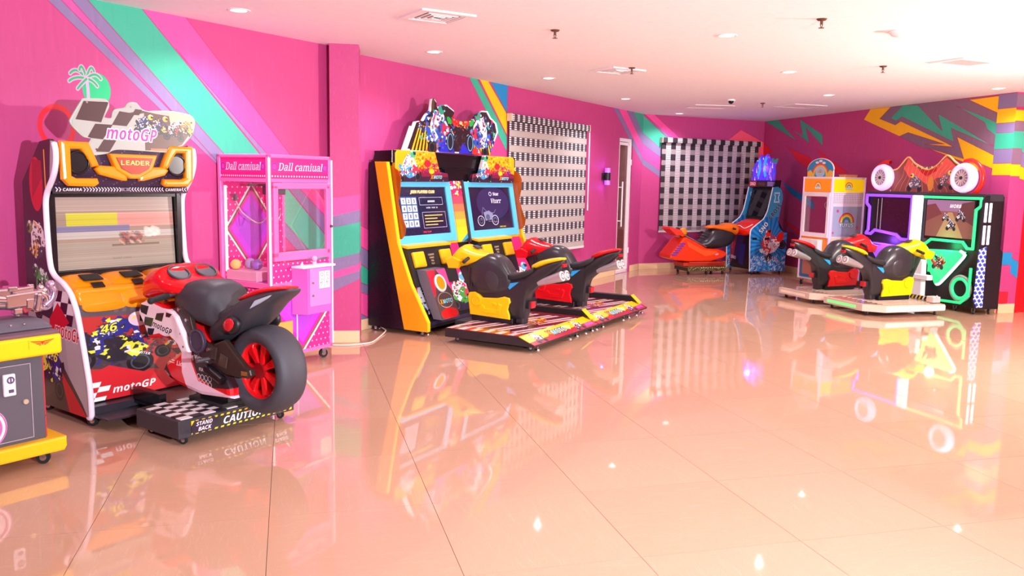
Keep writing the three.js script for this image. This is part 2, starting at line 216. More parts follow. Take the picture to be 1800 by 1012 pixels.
// floor: screed slab below, then polished 0.8 m tiles laid one by one with hairline joints
{
  const g = ext(roomOutline.map(([a, b]) => [a, -b]), 0.1, 0, 0, 0).rotateX(-Math.PI / 2).translate(0, -0.1085, 0);
  const slab = struct('floor', g, std(0x6a5a50, 0.9));
  const ei = [Math.cos(0.2606), -Math.sin(0.2606)], ej = [Math.sin(0.2606), Math.cos(0.2606)], S = 0.8;
  const inRoom = (x, z) => { let c = false; const p = roomOutline; for (let i = 0, j = p.length - 1; i < p.length; j = i++) if ((p[i][1] > z) !== (p[j][1] > z) && x < ((p[j][0] - p[i][0]) * (z - p[i][1])) / (p[j][1] - p[i][1]) + p[i][0]) c = !c; return c; };
  const tints = ['#c1967d', '#c2977e', '#c0957c', '#c2987f'];
  const mats = tints.map((c, k) => phys(0xffffff, 0.035, { ior: 1.6, map: canvas(512, 512, (x) => {
    x.fillStyle = c; x.fillRect(0, 0, 512, 512);
    for (let i = 0; i < 420; i++) { x.globalAlpha = 0.05 + rnd() * 0.05; x.strokeStyle = rnd() < 0.55 ? '#fde3cc' : '#c98f6c'; x.lineWidth = 0.6 + rnd() * 1.6; const a = rnd() * 512, b = rnd() * 512; x.beginPath(); x.moveTo(a, b); x.bezierCurveTo(a + 14 + rnd() * 20, b - 8 + rnd() * 16, a + 30, b - 10 + rnd() * 20, a + 40 + rnd() * 40, b - 9 + rnd() * 18); x.stroke(); }
    x.globalAlpha = 1; speckle(x, 512, 512, 1800, ['#fff0e0', '#c08a68'], 1, 3, 0.12);
  }) }));
  const tileG = bx(S - 0.0025, 0.008, S - 0.0025, 0, -0.004, 0); puv(tileG, 'x', -S / 2, S / 2, 'z', -S / 2, S / 2);
  const list = [];
  for (let i = -16; i < 16; i++) for (let j = -26; j < 16; j++) {
    const a = (i + 0.5 - 0.1472) * S, b = (j + 0.5 - 5.0564) * S, x = ei[0] * a + ej[0] * b, z = ei[1] * a + ej[1] * b;
    const corners = [[-0.5, -0.5], [0.5, -0.5], [0.5, 0.5], [-0.5, 0.5]].map(([p, q]) => [x + (ei[0] * p + ej[0] * q) * S, z + (ei[1] * p + ej[1] * q) * S]);
    if (!inRoom(x, z) && !corners.some((c) => inRoom(...c))) continue;
    list.push({ x, z, seen: z < -1.8 && Math.abs(x) < 0.66 * -z + 0.8, k: (Math.abs(i * 7 + j * 13) + (i * j) % 5 + 40) % 4, turn: ((i * 3 + j * 5) & 3) });
  }
  const seen = list.filter((t) => t.seen).sort((p, q) => q.z - p.z).slice(0, 296), rest = list.filter((t) => !seen.includes(t));
  for (const t of seen) { const m = part('floor_tile', tileG, mats[t.k], slab); m.position.set(t.x, 0, t.z); m.rotation.y = 0.2606 + t.turn * Math.PI / 2; }
  const r = part('floor_tiles', rest.map((t) => tileG.clone().rotateY(0.2606 + t.turn * Math.PI / 2).translate(t.x, 0, t.z)), mats[1], slab); r.userData.kind = 'stuff';
}

// ---------- ceiling fittings ----------
const lampGlow = std(0xffffff, 0.4, 0, { emissive: 0xfff2e6, emissiveIntensity: 4 });
function downlight(x, z, label, group, power = DOWN.power) {
  const t = thing('ceiling_downlight', label, 'downlight', x, z, 0, group, H);
  part('trim_ring', new THREE.LatheGeometry([[0.062, 0], [0.064, -0.006], [0.082, -0.008], [0.088, -0.003], [0.089, 0]].map((p) => new THREE.Vector2(...p)), 28), M.white, t);
  part('lamp_lens', cy(0.062, 0.062, 0.003, 0, -0.0025, 0, { s: 24 }), lampGlow, t);
  const s = new THREE.SpotLight(DOWN.color, power, 0, 1.25, 1, 2); s.position.set(0, -0.02, 0); s.target.position.set(0, -2, 0); s.castShadow = true; s.shadow.radius = 1; t.add(s); t.add(s.target);
}
[[-2.15, -6.67, 'small round ceiling downlight above the pink claw machine'], [-0.83, -8.61, 'round ceiling downlight beside the twin yellow racing cabinet header'], [0.4, -10.6, 'small downlight in ceiling over the tall roller blind'], [1.67, -13.0, 'small downlight in ceiling before the narrow glass door'],
  [2.98, -15.5, 'tiny downlight nearest the rear wall with checked blind'], [1.79, -7.35, 'bright downlight in the middle of the ceiling between two sprinklers'], [3.05, -9.6, 'downlight in mid ceiling left of the hanging sprinkler'], [4.35, -11.9, 'downlight near the lightning mural above the second claw machine'], [6.05, -10.75, 'downlight at the far right end of ceiling above the wall corner']]
  .forEach(([x, z, l]) => downlight(x, z, l));
[[-3.4, -4.4], [0.5, -5.1], [-0.75, -2.8], [3.1, -5.0], [1.8, -2.7], [4.4, -2.6], [5.7, -4.9], [-3.2, -1.5], [0.6, 0.6], [3.2, 0.6], [6.4, -0.5], [-2.2, 2.4], [1.9, 3.2], [5.0, 3.0]].forEach(([x, z]) => downlight(x, z, 'round ceiling downlight out of view above the open floor', 'ceiling downlights near the camera', DOWN.near));
function diffuser(x, z, label) {
  const t = thing('square_air_diffuser', label, 'air vent', x, z, 0.54, undefined, H);
  const sq = (a, b) => [[[-a, -a], [a, -a], [a, a], [-a, a]], [[-b, -b], [b, -b], [b, b], [-b, b]]];
  const fr = (a, b, d, y) => { const [o, i] = sq(a, b); return ext(o, d, 0, 0, 0, { holes: [i] }).rotateX(Math.PI / 2).translate(0, y, 0); };
  part('frame', fr(0.23, 0.17, 0.014, 0), M.white, t);
  part('shadow_box', bx(0.34, 0.002, 0.34, 0, -0.001, 0), M.darkGrey, t);
  for (let k = 0; k < 4; k++) part('vane', fr(0.165 - k * 0.038, 0.146 - k * 0.038, 0.006, -0.004 - k * 0.002), M.white, t);
}
diffuser(-0.63, -6.76, 'square louvred air vent in ceiling left of centre'); diffuser(1.15, -9.75, 'square louvred air vent in ceiling nearer the rear wall');
{ const t = thing('slot_air_grille', 'rectangular slotted air grille in ceiling at far right', 'air vent', 4.46, -8.57, 0.4, undefined, H);
  part('frame', ext([[-0.25, -0.2], [0.25, -0.2], [0.25, 0.2], [-0.25, 0.2]], 0.014, 0, 0, 0, { holes: [[[-0.21, -0.14], [0.21, -0.14], [0.21, 0.14], [-0.21, 0.14]]] }).rotateX(Math.PI / 2), M.white, t);
  part('shadow_box', bx(0.42, 0.002, 0.28, 0, -0.001, 0), M.grey, t);
  for (let k = 0; k < 12; k++) part('slat', bx(0.012, 0.01, 0.28, -0.195 + k * 0.0355, -0.007, 0, { rz: 0.5 }), M.white, t); }
for (const [x, z, w, l] of [[3.19, -14.0, 0.66, 'flush access panel in ceiling left of the small camera'], [4.54, -13.6, 0.62, 'flush access panel in ceiling above the white claw machine']]) {
  const t = thing('ceiling_access_panel', l, 'panel', x, z, x < 4 ? 0.1 : 0.35, undefined, H);
  part('rim', ext([[-w / 2, -0.26], [w / 2, -0.26], [w / 2, 0.26], [-w / 2, 0.26]], 0.008, 0, 0, 0, { holes: [[[-w / 2 + 0.02, -0.24], [w / 2 - 0.02, -0.24], [w / 2 - 0.02, 0.24], [-w / 2 + 0.02, 0.24]]] }).rotateX(Math.PI / 2), M.white, t);
  part('hatch', bx(w - 0.05, 0.004, 0.47, 0, -0.002, 0), M.white, t);
}
[[0.32, -7.26, 'fire sprinkler on ceiling left of the centre downlight'], [2.31, -6.56, 'fire sprinkler on ceiling nearest the camera'], [3.84, -8.99, 'fire sprinkler hanging left of the slotted grille'], [3.83, -13.24, 'fire sprinkler between the two ceiling access panels'], [1.28, -9.5, 'fire sprinkler beside the farther square air vent']].forEach(([x, z, l]) => {
  const t = thing('fire_sprinkler', l, 'sprinkler', x, z, 0.4, undefined, H), br = std(0x6b4a3c, 0.35, 0.7);
  part('escutcheon', cy(0.04, 0.03, 0.012, 0, -0.006, 0), br, t); part('body', [cy(0.011, 0.011, 0.03, 0, -0.027, 0), bar([0.011, -0.04, 0], [0.003, -0.065, 0], 0.0035), bar([-0.011, -0.04, 0], [-0.003, -0.065, 0], 0.0035)], br, t); part('deflector', cy(0.022, 0.022, 0.003, 0, -0.067, 0, { s: 12 }), br, t);
});
{ const t = thing('smoke_detector', 'round white smoke detector on ceiling at right', 'smoke detector', 3.11, -7.01, 0, undefined, H); part('base', cy(0.085, 0.09, 0.014, 0, -0.007, 0, { s: 32 }), M.white, t); part('cover', new THREE.LatheGeometry([[0, -0.045], [0.04, -0.043], [0.068, -0.03], [0.074, -0.014]].map((p) => new THREE.Vector2(...p)), 32), M.white, t); }
{ const t = thing('ceiling_camera', 'small white dome camera on ceiling above the rear corner', 'camera', 3.23, -12.81, 0, undefined, H); part('base', cy(0.06, 0.065, 0.02, 0, -0.01, 0, { s: 24 }), M.white, t); part('dome', sp(0.04, 0, -0.025, 0), M.blackGloss, t); }

// ---------- flash heads on stands, out of frame ----------
function flash(label, p, aim) {
  const t = thing('studio_lamp', label, 'studio lamp', p[0], p[2]);
  for (let k = 0; k < 3; k++) part('tripod_leg', bar([0, 0.55, 0], [0.42 * Math.cos(k * 2.1), 0.008, 0.42 * Math.sin(k * 2.1)], 0.011), M.black, t);
  part('pole', cy(0.014, 0.016, p[1] - 0.62, 0, 0.5 + (p[1] - 0.62) / 2, 0), M.black, t);
  const head = part('lamp_head', cy(0.06, 0.06, 0.2, 0, 0, -0.19, { rx: Math.PI / 2 }), M.black, t); head.position.y = p[1];
  part('reflector', cy(0.1, 0.065, 0.09, 0, 0, -0.05, { rx: Math.PI / 2, open: true }), M.chrome, head);
  part('flash_bulb', sp(0.03, 0, 0, -0.045), std(0xffffff, 0.4, 0, { emissive: 0xfff2e8, emissiveIntensity: 20 }), head);
  head.lookAt(V(...aim)); return t;
}
{
  flash('black flash lamp on stand right of the camera', KEY.pos, KEY.aim);
  const s = new THREE.SpotLight(KEY.color, KEY.power, 0, KEY.angle, 0.85, 2); s.position.set(...KEY.pos); s.target.position.set(...KEY.aim); s.castShadow = true; s.shadow.radius = 1.6; scene.add(s, s.target);
  flash('black flash lamp on stand at far right', SIDE.pos, [-2, 1.6, -9]);
  const q = new THREE.PointLight(SIDE.color, SIDE.power, 0, 2); q.position.set(...SIDE.pos); q.castShadow = true; q.shadow.radius = 4; scene.add(q);
}
// ---------- big single-seat racing cabinet at left: cabinet, platform, ride-on motorbike ----------
const MG = { x: -2.7005, z: -5.2078, yaw: 0.946 };   // left front bottom corner; +x along its front, +z out into the room
const purpleWhite = std(0xf3e6f8, 0.35), orangeShell = std(0xf7920e, 0.22), perf = std(0xffffff, 0.5, 0.2, { map: canvas(512, 256, (x) => { x.fillStyle = '#45304f'; x.fillRect(0, 0, 512, 256); for (let j = 0; j < 42; j++) for (let i = 0; i < 86; i++) disc(x, i * 6 + (j % 2) * 3, j * 6.1, 1.7, (i * 7 + j * 3) % 11 ? '#1a1020' : '#8d6ea0'); }) });
{
  const t = thing('motorcycle_racing_cabinet', 'tall racing arcade cabinet with orange speaker trim and motoGP header sign', 'arcade machine', MG.x, MG.z, MG.yaw);
  const prof = [[-0.02, 0.07], [0.012, 0.09], [0.006, 0.27], [-0.03, 0.44], [-0.07, 0.603], [-0.11, 0.74], [-0.157, 0.829], [-0.2, 0.875], [-0.27, 0.918], [-0.37, 0.955], [-0.42, 1.0], [-0.44, 1.08], [-0.452, 1.28], [-0.45, 1.44], [-0.42, 1.51], [-0.36, 1.575], [-0.318, 1.63], [-0.29, 1.7], [-0.285, 1.77], [-0.3, 1.82], [-0.34, 1.845], [-0.464, 1.83], [-0.73, 1.568], [-0.745, 0.89], [-0.745, 0.07]];
  const sideArt = canvas(768, 1536, (x, w, h) => {
    x.fillStyle = '#a9a2a6'; x.fillRect(0, 0, w, h);
    poly(x, [[0, 0], [430, 0], [380, 330], [330, 620], [0, 560]], '#3c1420'); disc(x, 210, 250, 90, '#c81420', 150); disc(x, 225, 185, 44, '#e05a48', 62); poly(x, [[170, 110], [290, 120], [300, 210], [150, 330]], '#a01018'); x.fillStyle = '#f0a020'; x.fillRect(330, 60, 14, 260);
    poly(x, [[0, 430], [330, 520], [430, 900], [300, 1000], [0, 960]], '#2c262e');
    rider(x, 190, 560, 300, { suit: '#e8e8e4', trim: '#d4a020', bike: '#3a3a40', lid: '#7c8c34' }, 1, -0.5); rider(x, 230, 830, 320, { suit: '#3f9c4c', trim: '#e8e8ee', bike: '#2c2c30', lid: '#1c6a2c' }, 1, -0.3);
    poly(x, [[420, 640], [768, 700], [768, 1536], [560, 1536]], '#b7b0b4');
    checkers(x, 400, 830, 270, 190, 3, 3, '#33122c', '#e9e3e8', 26);
    poly(x, [[300, 1000], [420, 900], [560, 1000], [300, 1120]], '#cc1428');
    word(x, 'motoGP', 520, 1060, 100, '#cc1a28', { style: 'italic bold', stroke: '#f2ecee', sw: 10, sx: 0.85, rot: 0.06 });
    poly(x, [[0, 1080], [340, 1160], [680, 1440], [768, 1536], [0, 1536]], '#4a3a36'); poly(x, [[400, 1270], [720, 1500], [768, 1536], [520, 1536]], '#c81a2a');
    rider(x, 280, 1240, 380, { suit: '#2a2c8c', trim: '#e6e83c', bike: '#20222a', lid: '#2a2a3a' }, 1, 0.2); word(x, '46', 330, 1200, 90, '#f0ee30', { style: 'italic bold', stroke: '#20207c', rot: 0.5 });
  });
  const artMat = std(0xffffff, 0.3, 0, { map: sideArt });
  for (const [x0, x1] of [[0, 0.03], [0.985, 1.015]]) {
    const g = profX(prof, x0, x1); puv(g, 'z', -0.75, 0.02, 'y', 0.04, 1.85);
    const p = part('side_panel', g, artMat, t);
    const edge = prof.slice(0, 20).map(([z, y]) => [(x0 + x1) / 2, y, z]);
    part('edge_moulding', tube(edge, 0.019, 90, 8), purpleWhite, p);
  }
  part('back_box', profX([[-0.5, 0.07], [-0.5, 1.5], [-0.42, 1.83], [-0.47, 1.83], [-0.72, 1.56], [-0.735, 0.07]], 0.03, 0.985), M.black, t);
  // speaker grille and orange horn trims
  const gr = profX([[-0.36, 1.55], [-0.31, 1.64], [-0.3, 1.8], [-0.34, 1.825], [-0.5, 1.83], [-0.5, 1.55]], 0.03, 0.985); puv(gr, 'x', 0, 1, 'y', 1.5, 2.0); const grille = part('speaker_grille', gr, perf, t);
  for (const x of [0.15, 0.855]) part('speaker_cone', [cy(0.07, 0.055, 0.03, x, 1.7, -0.292, { rx: Math.PI / 2, s: 24 }), tor(0.07, 0.008, x, 1.7, -0.278)], M.blackGloss, grille);
  const horn = (m) => { const q = (a) => a.map(([x, y]) => [m ? 1.015 - x : x, y]); return ext(q([[0.035, 1.835], [0.22, 1.835], [0.27, 1.72], [0.285, 1.68], [0.235, 1.672], [0.2, 1.74], [0.165, 1.785], [0.1, 1.785], [0.1, 1.615], [0.13, 1.6], [0.27, 1.6], [0.28, 1.565], [0.25, 1.545], [0.08, 1.548], [0.04, 1.59]]), 0.06, 0, 0, -0.315, { b: 0.02 }); };
  part('horn_trim', horn(false), orangeShell, t); part('horn_trim', horn(true), orangeShell, t);
  for (const m of [0, 1]) { const f = (a) => a.map(([x, y]) => [m ? 1.03 - x : x, y]); part('horn_arm', ext(f([[0.25, 1.66], [0.28, 1.685], [0.42, 1.68], [0.47, 1.62], [0.47, 1.585], [0.44, 1.585], [0.28, 1.625]]), 0.05, 0, 0, -0.3, { b: 0.016 }), orangeShell, t); }
  const shield = ext([[0.345, 1.765], [0.69, 1.765], [0.645, 1.655], [0.55, 1.6], [0.485, 1.6], [0.39, 1.655]], 0.06, 0, 0, -0.3, { b: 0.012 }); const sh = part('shield_trim', shield, orangeShell, t);
  const ls = ext([[0.385, 1.742], [0.65, 1.742], [0.615, 1.668], [0.545, 1.632], [0.49, 1.632], [0.42, 1.668]], 0.008, 0, 0, -0.243); puv(ls, 'x', 0.38, 0.655, 'y', 1.625, 1.75);
  const leadTex = canvas(512, 256, (x) => { x.fillStyle = '#8a1a10'; x.fillRect(0, 0, 512, 256); poly(x, [[20, 10], [492, 10], [420, 160], [300, 236], [212, 236], [92, 160]], '#c02a10'); word(x, 'LEADER', 256, 88, 84, '#ffd860', { font: 'monospace', stroke: '#7a1808', sw: 6, sx: 1.3 }); });
  part('leader_sign', ls, std(0xffffff, 0.3, 0, { map: leadTex, emissive: 0xffffff, emissiveMap: leadTex, emissiveIntensity: 0.35 }), sh);
  // camera strip
  const cs = bx(0.955, 0.05, 0.03, 0.507, 1.525, -0.375, { rx: -0.3 }); puv(cs, 'x', 0.03, 0.985, 'y', 1.5, 1.55);
  part('camera_strip', cs, std(0xffffff, 0.4, 0, { map: canvas(1024, 64, (x) => { x.fillStyle = '#2a1a2c'; x.fillRect(0, 0, 1024, 64); x.strokeStyle = '#e8dcee'; x.lineWidth = 7; for (let i = 0; i < 15; i++) for (const d of [1, -1]) { const c = d > 0 ? 10 + (i < 2 ? i * 22 : 150 + i * 22) : 1014 - (i < 2 ? i * 22 : 150 + i * 22); x.beginPath(); x.moveTo(c, 14); x.lineTo(c + 12 * d, 32); x.lineTo(c, 50); x.stroke(); } word(x, 'CAMERA', 122, 34, 34, '#f4ecf6', { style: 'italic bold' }); word(x, 'CAMERA', 902, 34, 34, '#f4ecf6', { style: 'italic bold' }); x.fillStyle = '#8a7a90'; x.fillRect(480, 18, 70, 28); disc(x, 515, 32, 9, '#111'); }) }), t);
  // screen
  const scr = canvas(1024, 640, (x, w, h) => {
    x.fillStyle = '#8c7a6a'; x.fillRect(0, 0, w, h); x.fillStyle = '#9c8a80'; x.fillRect(0, 0, w, 130); x.fillStyle = '#b2ae3a'; x.fillRect(100, 140, 420, 120); x.fillStyle = '#b8837a'; x.fillRect(520, 140, 504, 130); x.fillStyle = '#6d6a86'; x.fillRect(0, 255, 620, 60); x.fillStyle = '#a39c96'; x.fillRect(0, 310, w, 60); x.fillStyle = '#8e8578'; x.fillRect(0, 400, w, 240);
    x.fillStyle = '#6c5f50'; x.fillRect(460, 430, 420, 18); x.globalAlpha = 0.4; for (let i = 0; i < 70; i++) { disc(x, 540 + rnd() * 200, 330 + rnd() * 90, 12 + rnd() * 24, ['#a85a50', '#5a4440', '#c8a890', '#8a4a44', '#3c3434'][i % 5], 8 + rnd() * 12, rnd()); disc(x, 770 + rnd() * 110, 300 + rnd() * 60, 14 + rnd() * 26, ['#e4d4ca', '#d8c0b4', '#c8b0a8'][i % 3], 10 + rnd() * 14, rnd()); } x.globalAlpha = 1;
    word(x, 'INSERT COINS', 540, 560, 24, '#767058', {}); for (let i = 0; i < 260; i++) { x.globalAlpha = 0.05; x.fillStyle = i % 2 ? '#fff' : '#3a3028'; x.fillRect(0, rnd() * h, w, 1 + rnd() * 5); }
  });
  const tilt = -0.05, sg = new THREE.PlaneGeometry(0.87, 0.49).rotateX(tilt).translate(0.505, 1.225, -0.478);
  part('screen_bezel', [bx(0.955, 0.03, 0.05, 0.507, 1.487, -0.47), bx(0.955, 0.045, 0.05, 0.507, 0.955, -0.445), bx(0.035, 0.56, 0.05, 0.05, 1.22, -0.46), bx(0.035, 0.56, 0.05, 0.965, 1.22, -0.46)], M.blackGloss, t);
  part('game_screen', sg, std(0xffffff, 0.12, 0, { map: scr, emissive: 0xffffff, emissiveMap: scr, emissiveIntensity: 0.28 }), t);
  // orange dash below the screen, two humps with black grilles
  const dashRow = (x, w) => loft([[-0.44, 0.955, 0.86, w, 2.8, x], [-0.36, 0.962, 0.8, w, 3, x], [-0.25, 0.93, 0.77, w * 1.02, 3, x], [-0.14, 0.85, 0.74, w, 3, x], [-0.09, 0.79, 0.74, w * 0.94, 2.6, x]]);
  part('dash_cover', bx(0.95, 0.13, 0.3, 0.507, 0.83, -0.3, { r: 0.04 }), orangeShell, t);
  for (const x of [0.19, 0.47, 0.78]) { const d = part('dash_hump', dashRow(x, 0.15), orangeShell, t); part('dash_vent', [bx(0.13, 0.012, 0.09, x, 0.948, -0.26, { rx: 0.32, r: 0.005 }), bx(0.08, 0.012, 0.05, x, 0.905, -0.17, { rx: 0.6, r: 0.005 })], M.black, d); }
  // lower front panel with printed riders
  const low = canvas(1024, 1024, (x, w, h) => {
    x.fillStyle = '#b9302c'; x.fillRect(0, 0, w, h); poly(x, [[0, 0], [1024, 0], [1024, 150], [700, 190], [0, 130]], '#5a5058'); for (let i = 0; i < 14; i++) poly(x, [[260 + i * 60, 30], [290 + i * 60, 30], [270 + i * 60, 120], [240 + i * 60, 120]], '#6b6068');
    poly(x, [[0, 380], [400, 520], [560, 760], [0, 640]], '#4a3c42'); poly(x, [[600, 150], [1024, 260], [1024, 900], [760, 780]], '#8a3a34');
    busy(x, 300, 420, 330, 260, ['#4a3c42', '#383038', '#5a4a50', '#2c3080'], 260, 2.4); rider(x, 260, 400, 620, { suit: '#2b3088', trim: '#e3e63c', bike: '#2a2832', lid: '#f0c8dc' }, -1, -0.25); word(x, '46', 190, 270, 110, '#f2ee2c', { style: 'italic bold', stroke: '#1c1c70', rot: -0.1 });
    busy(x, 800, 520, 200, 260, ['#8a3a34', '#5c2c2c', '#c84438', '#d8b8a0'], 160, 2); rider(x, 800, 520, 420, { suit: '#d8382c', trim: '#f0c830', bike: '#58302c', lid: '#a8242a' }, -1, -0.5); word(x, '93', 800, 430, 80, '#f4f0ee', { style: 'italic bold', stroke: '#a01818' });
    poly(x, [[0, 720], [180, 640], [430, 760], [700, 800], [1024, 690], [1024, 1024], [0, 1024]], '#d2222c'); checkers(x, 30, 790, 170, 200, 2, 4, '#fff', null, 18); word(x, 'motoGP', 350, 890, 100, '#ffffff', { style: 'italic bold', sx: 0.85 }); poly(x, [[640, 820], [1024, 720], [1024, 900]], '#e9e2e6');
    word(x, 'MONSTER', 420, 560, 34, '#e8e8e8', { rot: 0.4 });
  });
  const lg = profX([[-0.075, 0.15], [-0.11, 0.79], [-0.13, 0.79], [-0.095, 0.15]], 0.03, 0.985); puv(lg, 'x', 0.03, 0.985, 'y', 0.12, 0.8); part('front_panel', lg, std(0xffffff, 0.35, 0, { map: low }), t);
  part('kick_plate', [bx(0.96, 0.06, 0.18, 0.507, 0.11, -0.08), bx(0.96, 0.012, 0.3, 0.507, 0.085, 0.04)], std(0x4a4550, 0.35, 0.6), t);
  part('link_bracket', [bx(0.05, 0.1, 0.31, 0.33, 0.17, 0.155), bx(0.05, 0.1, 0.31, 0.8, 0.17, 0.155), bx(0.52, 0.015, 0.31, 0.565, 0.14, 0.155)], M.blackGloss, t);
  for (const [x, z] of [[0.06, -0.06], [0.95, -0.06], [0.06, -0.65], [0.95, -0.65]]) caster(t, x, z, 0.085, 1);
  // header sign
  const hd = [[0.17, 1.975], [0.24, 2.09], [0.26, 2.108], [0.39, 2.116], [0.414, 2.1], [0.414, 2.07], [0.38, 2.005], [0.4, 1.992], [0.44, 1.997], [0.458, 2.05], [0.53, 2.07], [0.56, 2.105], [0.61, 2.11], [0.65, 2.07], [0.7, 2.058], [0.743, 2.065], [0.867, 2.072], [1.0, 2.06], [1.04, 2.045], [1.057, 2.01], [1.036, 1.934], [0.96, 1.85], [0.9, 1.83], [0.85, 1.795], [0.474, 1.8], [0.39, 1.77], [0.29, 1.758], [0.258, 1.785], [0.298, 1.86], [0.24, 1.875], [0.17, 1.945]];
  const hg = ext(hd, 0.02, 0, 0, -0.29, {}); puv(hg, 'x', 0.16, 1.06, 'y', 1.75, 2.12);
  const hArt = canvas(1152, 480, (x, w, h) => {
    x.fillStyle = '#a9ada8'; x.fillRect(0, 0, w, h); poly(x, [[430, 120], [620, 70], [760, 90], [1130, 120], [1130, 200], [940, 440], [480, 440], [420, 300]], '#5c4038'); poly(x, [[880, 60], [1152, 60], [1152, 210], [900, 180]], '#d8b89c');
    const q = (l) => l.map(([zx, zy]) => { const X = 0.165 + (zx / 2.663 - 128) * 0.00417, Y = 2.116 - (zy / 2.663 + 120 - 178) * 0.00389; return [(X - 0.16) / 0.9 * 1152, (2.12 - Y) / 0.37 * 480]; });
    poly(x, q([[505, 255], [560, 262], [610, 212], [660, 200], [660, 400], [440, 400]]), '#a9ada8');
    for (const l of [[[395, 168], [502, 163], [466, 256], [358, 250]], [[548, 200], [618, 206], [578, 266], [512, 264]], [[440, 264], [516, 264], [470, 332], [404, 327]], [[474, 332], [530, 332], [496, 388], [438, 388]], [[620, 184], [652, 186], [636, 212], [604, 212]]]) poly(x, q(l), '#46282c');
    for (const [a, b, s, c] of [[660, 190, 200, { suit: '#2a3070', trim: '#e0e0e8' }], [800, 200, 210, { suit: '#3a2c70', trim: '#e8a820', lid: '#f0b020' }], [940, 220, 200, { suit: '#c8c0c4', trim: '#c83028', lid: '#e8d8d0' }], [1060, 200, 170, { suit: '#d87828', trim: '#e8d040', lid: '#e0a850' }]]) rider(x, a, b, s, c, -1, -0.15);
    x.fillStyle = '#c8703a'; x.fillRect(700, 400, 240, 20); word(x, 'motoGP', 520, 285, 150, '#f0249a', { style: 'italic bold', stroke: '#ffffff', sw: 18, sx: 0.8, rot: 0.02 });
  });
  const hs = part('header_sign', hg, std(0xffffff, 0.3, 0, { map: hArt }), t); part('sign_edge', tube(hd.map(([x, y]) => [x, y, -0.28]), 0.009, 160, 6, true), std(0xb4c0b6, 0.3), hs);
  for (const [x, y] of [[0.27, 2.09], [0.57, 2.085], [1.02, 2.02], [0.32, 1.79], [0.84, 1.815]]) part('sign_screw', cy(0.007, 0.007, 0.006, x, y, -0.268, { rx: Math.PI / 2, s: 10 }), M.chrome, hs);
  hs.position.x = -0.05;
  for (const x of [0.42, 0.7]) part('sign_bracket', bx(0.04, 0.16, 0.02, x, 1.9, -0.302), M.black, t);
}
{ // checkered platform under the motorbike
  const t = thing('ride_platform', 'black platform with checkered top and yellow caution stripe at left', 'platform', MG.x, MG.z, MG.yaw);
  const X0 = 0.14, X1 = 1.011, Z0 = 0.318, Z1 = 0.781;
  part('deck', bx(X1 - X0, 0.112, Z1 - Z0, (X0 + X1) / 2, 0.108, (Z0 + Z1) / 2, { r: 0.006 }), std(0x35313a, 0.45), t);
  const wh = std(0xe9e2e4, 0.35), bk = std(0x231f26, 0.4), nx = 10, nz = 8, sx = (X1 - X0 - 0.06) / nx, sz = (Z1 - Z0 - 0.03) / nz, sq = [bx(sx - 0.001, 0.005, sz - 0.001, 0, 0, 0)];
  for (let i = 0; i < nx; i++) for (let j = 0; j < nz; j++) { const m = part('check_square', sq[0], (i + j) % 2 ? wh : bk, t); m.position.set(X0 + 0.03 + (i + 0.5) * sx, 0.1665, Z0 + 0.01 + (j + 0.5) * sz); }
  const cg = bx(0.76, 0.085, 0.004, (X0 + X1) / 2 + 0.03, 0.108, Z1 + 0.002); puv(cg, 'x', (X0 + X1) / 2 + 0.03 - 0.38, (X0 + X1) / 2 + 0.03 + 0.38, 'y', 0.0655, 0.1505);
  part('caution_decal', cg, std(0xffffff, 0.4, 0, { map: canvas(1024, 120, (x) => { x.fillStyle = '#2c282e'; x.fillRect(0, 0, 1024, 120); x.fillStyle = '#f2d012'; for (let i = 0; i < 26; i++) { poly(x, [[i * 60 - 20, 0], [i * 60 + 10, 0], [i * 60 + 3, 14], [i * 60 - 27, 14]], '#f2d012'); poly(x, [[i * 60 - 20, 106], [i * 60 + 10, 106], [i * 60 + 3, 120], [i * 60 - 27, 120]], '#f2d012'); }
    x.fillStyle = '#2c282e'; for (const s of [0, 800]) { poly(x, [[s + 30, 6], [s + 226, 6], [s + 204, 114], [s + 8, 114]], '#35203a'); } for (const [s, y] of [['STAND', 36], ['BACK', 84]]) { word(x, s, 118, y, 48, '#f4f0ee', { style: 'italic bold' }); word(x, s, 906, y, 48, '#f4f0ee', { style: 'italic bold' }); } poly(x, [[0, 0], [30, 0], [0, 40]], '#f2d012'); poly(x, [[1024, 120], [994, 120], [1024, 80]], '#f2d012'); word(x, 'CAUTION', 512, 62, 88, '#f6f2f0', { style: 'italic bold', sx: 1.12 }); }) }), t);
  for (const [x, z] of [[X0 + 0.07, Z1 - 0.06], [X1 - 0.07, Z1 - 0.06], [X0 + 0.07, Z0 + 0.06], [X1 - 0.07, Z0 + 0.06]]) caster(t, x, z, 0.055, 0.7);
  part('bike_mount', [bx(0.22, 0.03, 0.36, 0.585, 0.18, 0.56), bx(0.12, 0.06, 0.3, 0.585, 0.21, 0.58)], M.black, t);
}
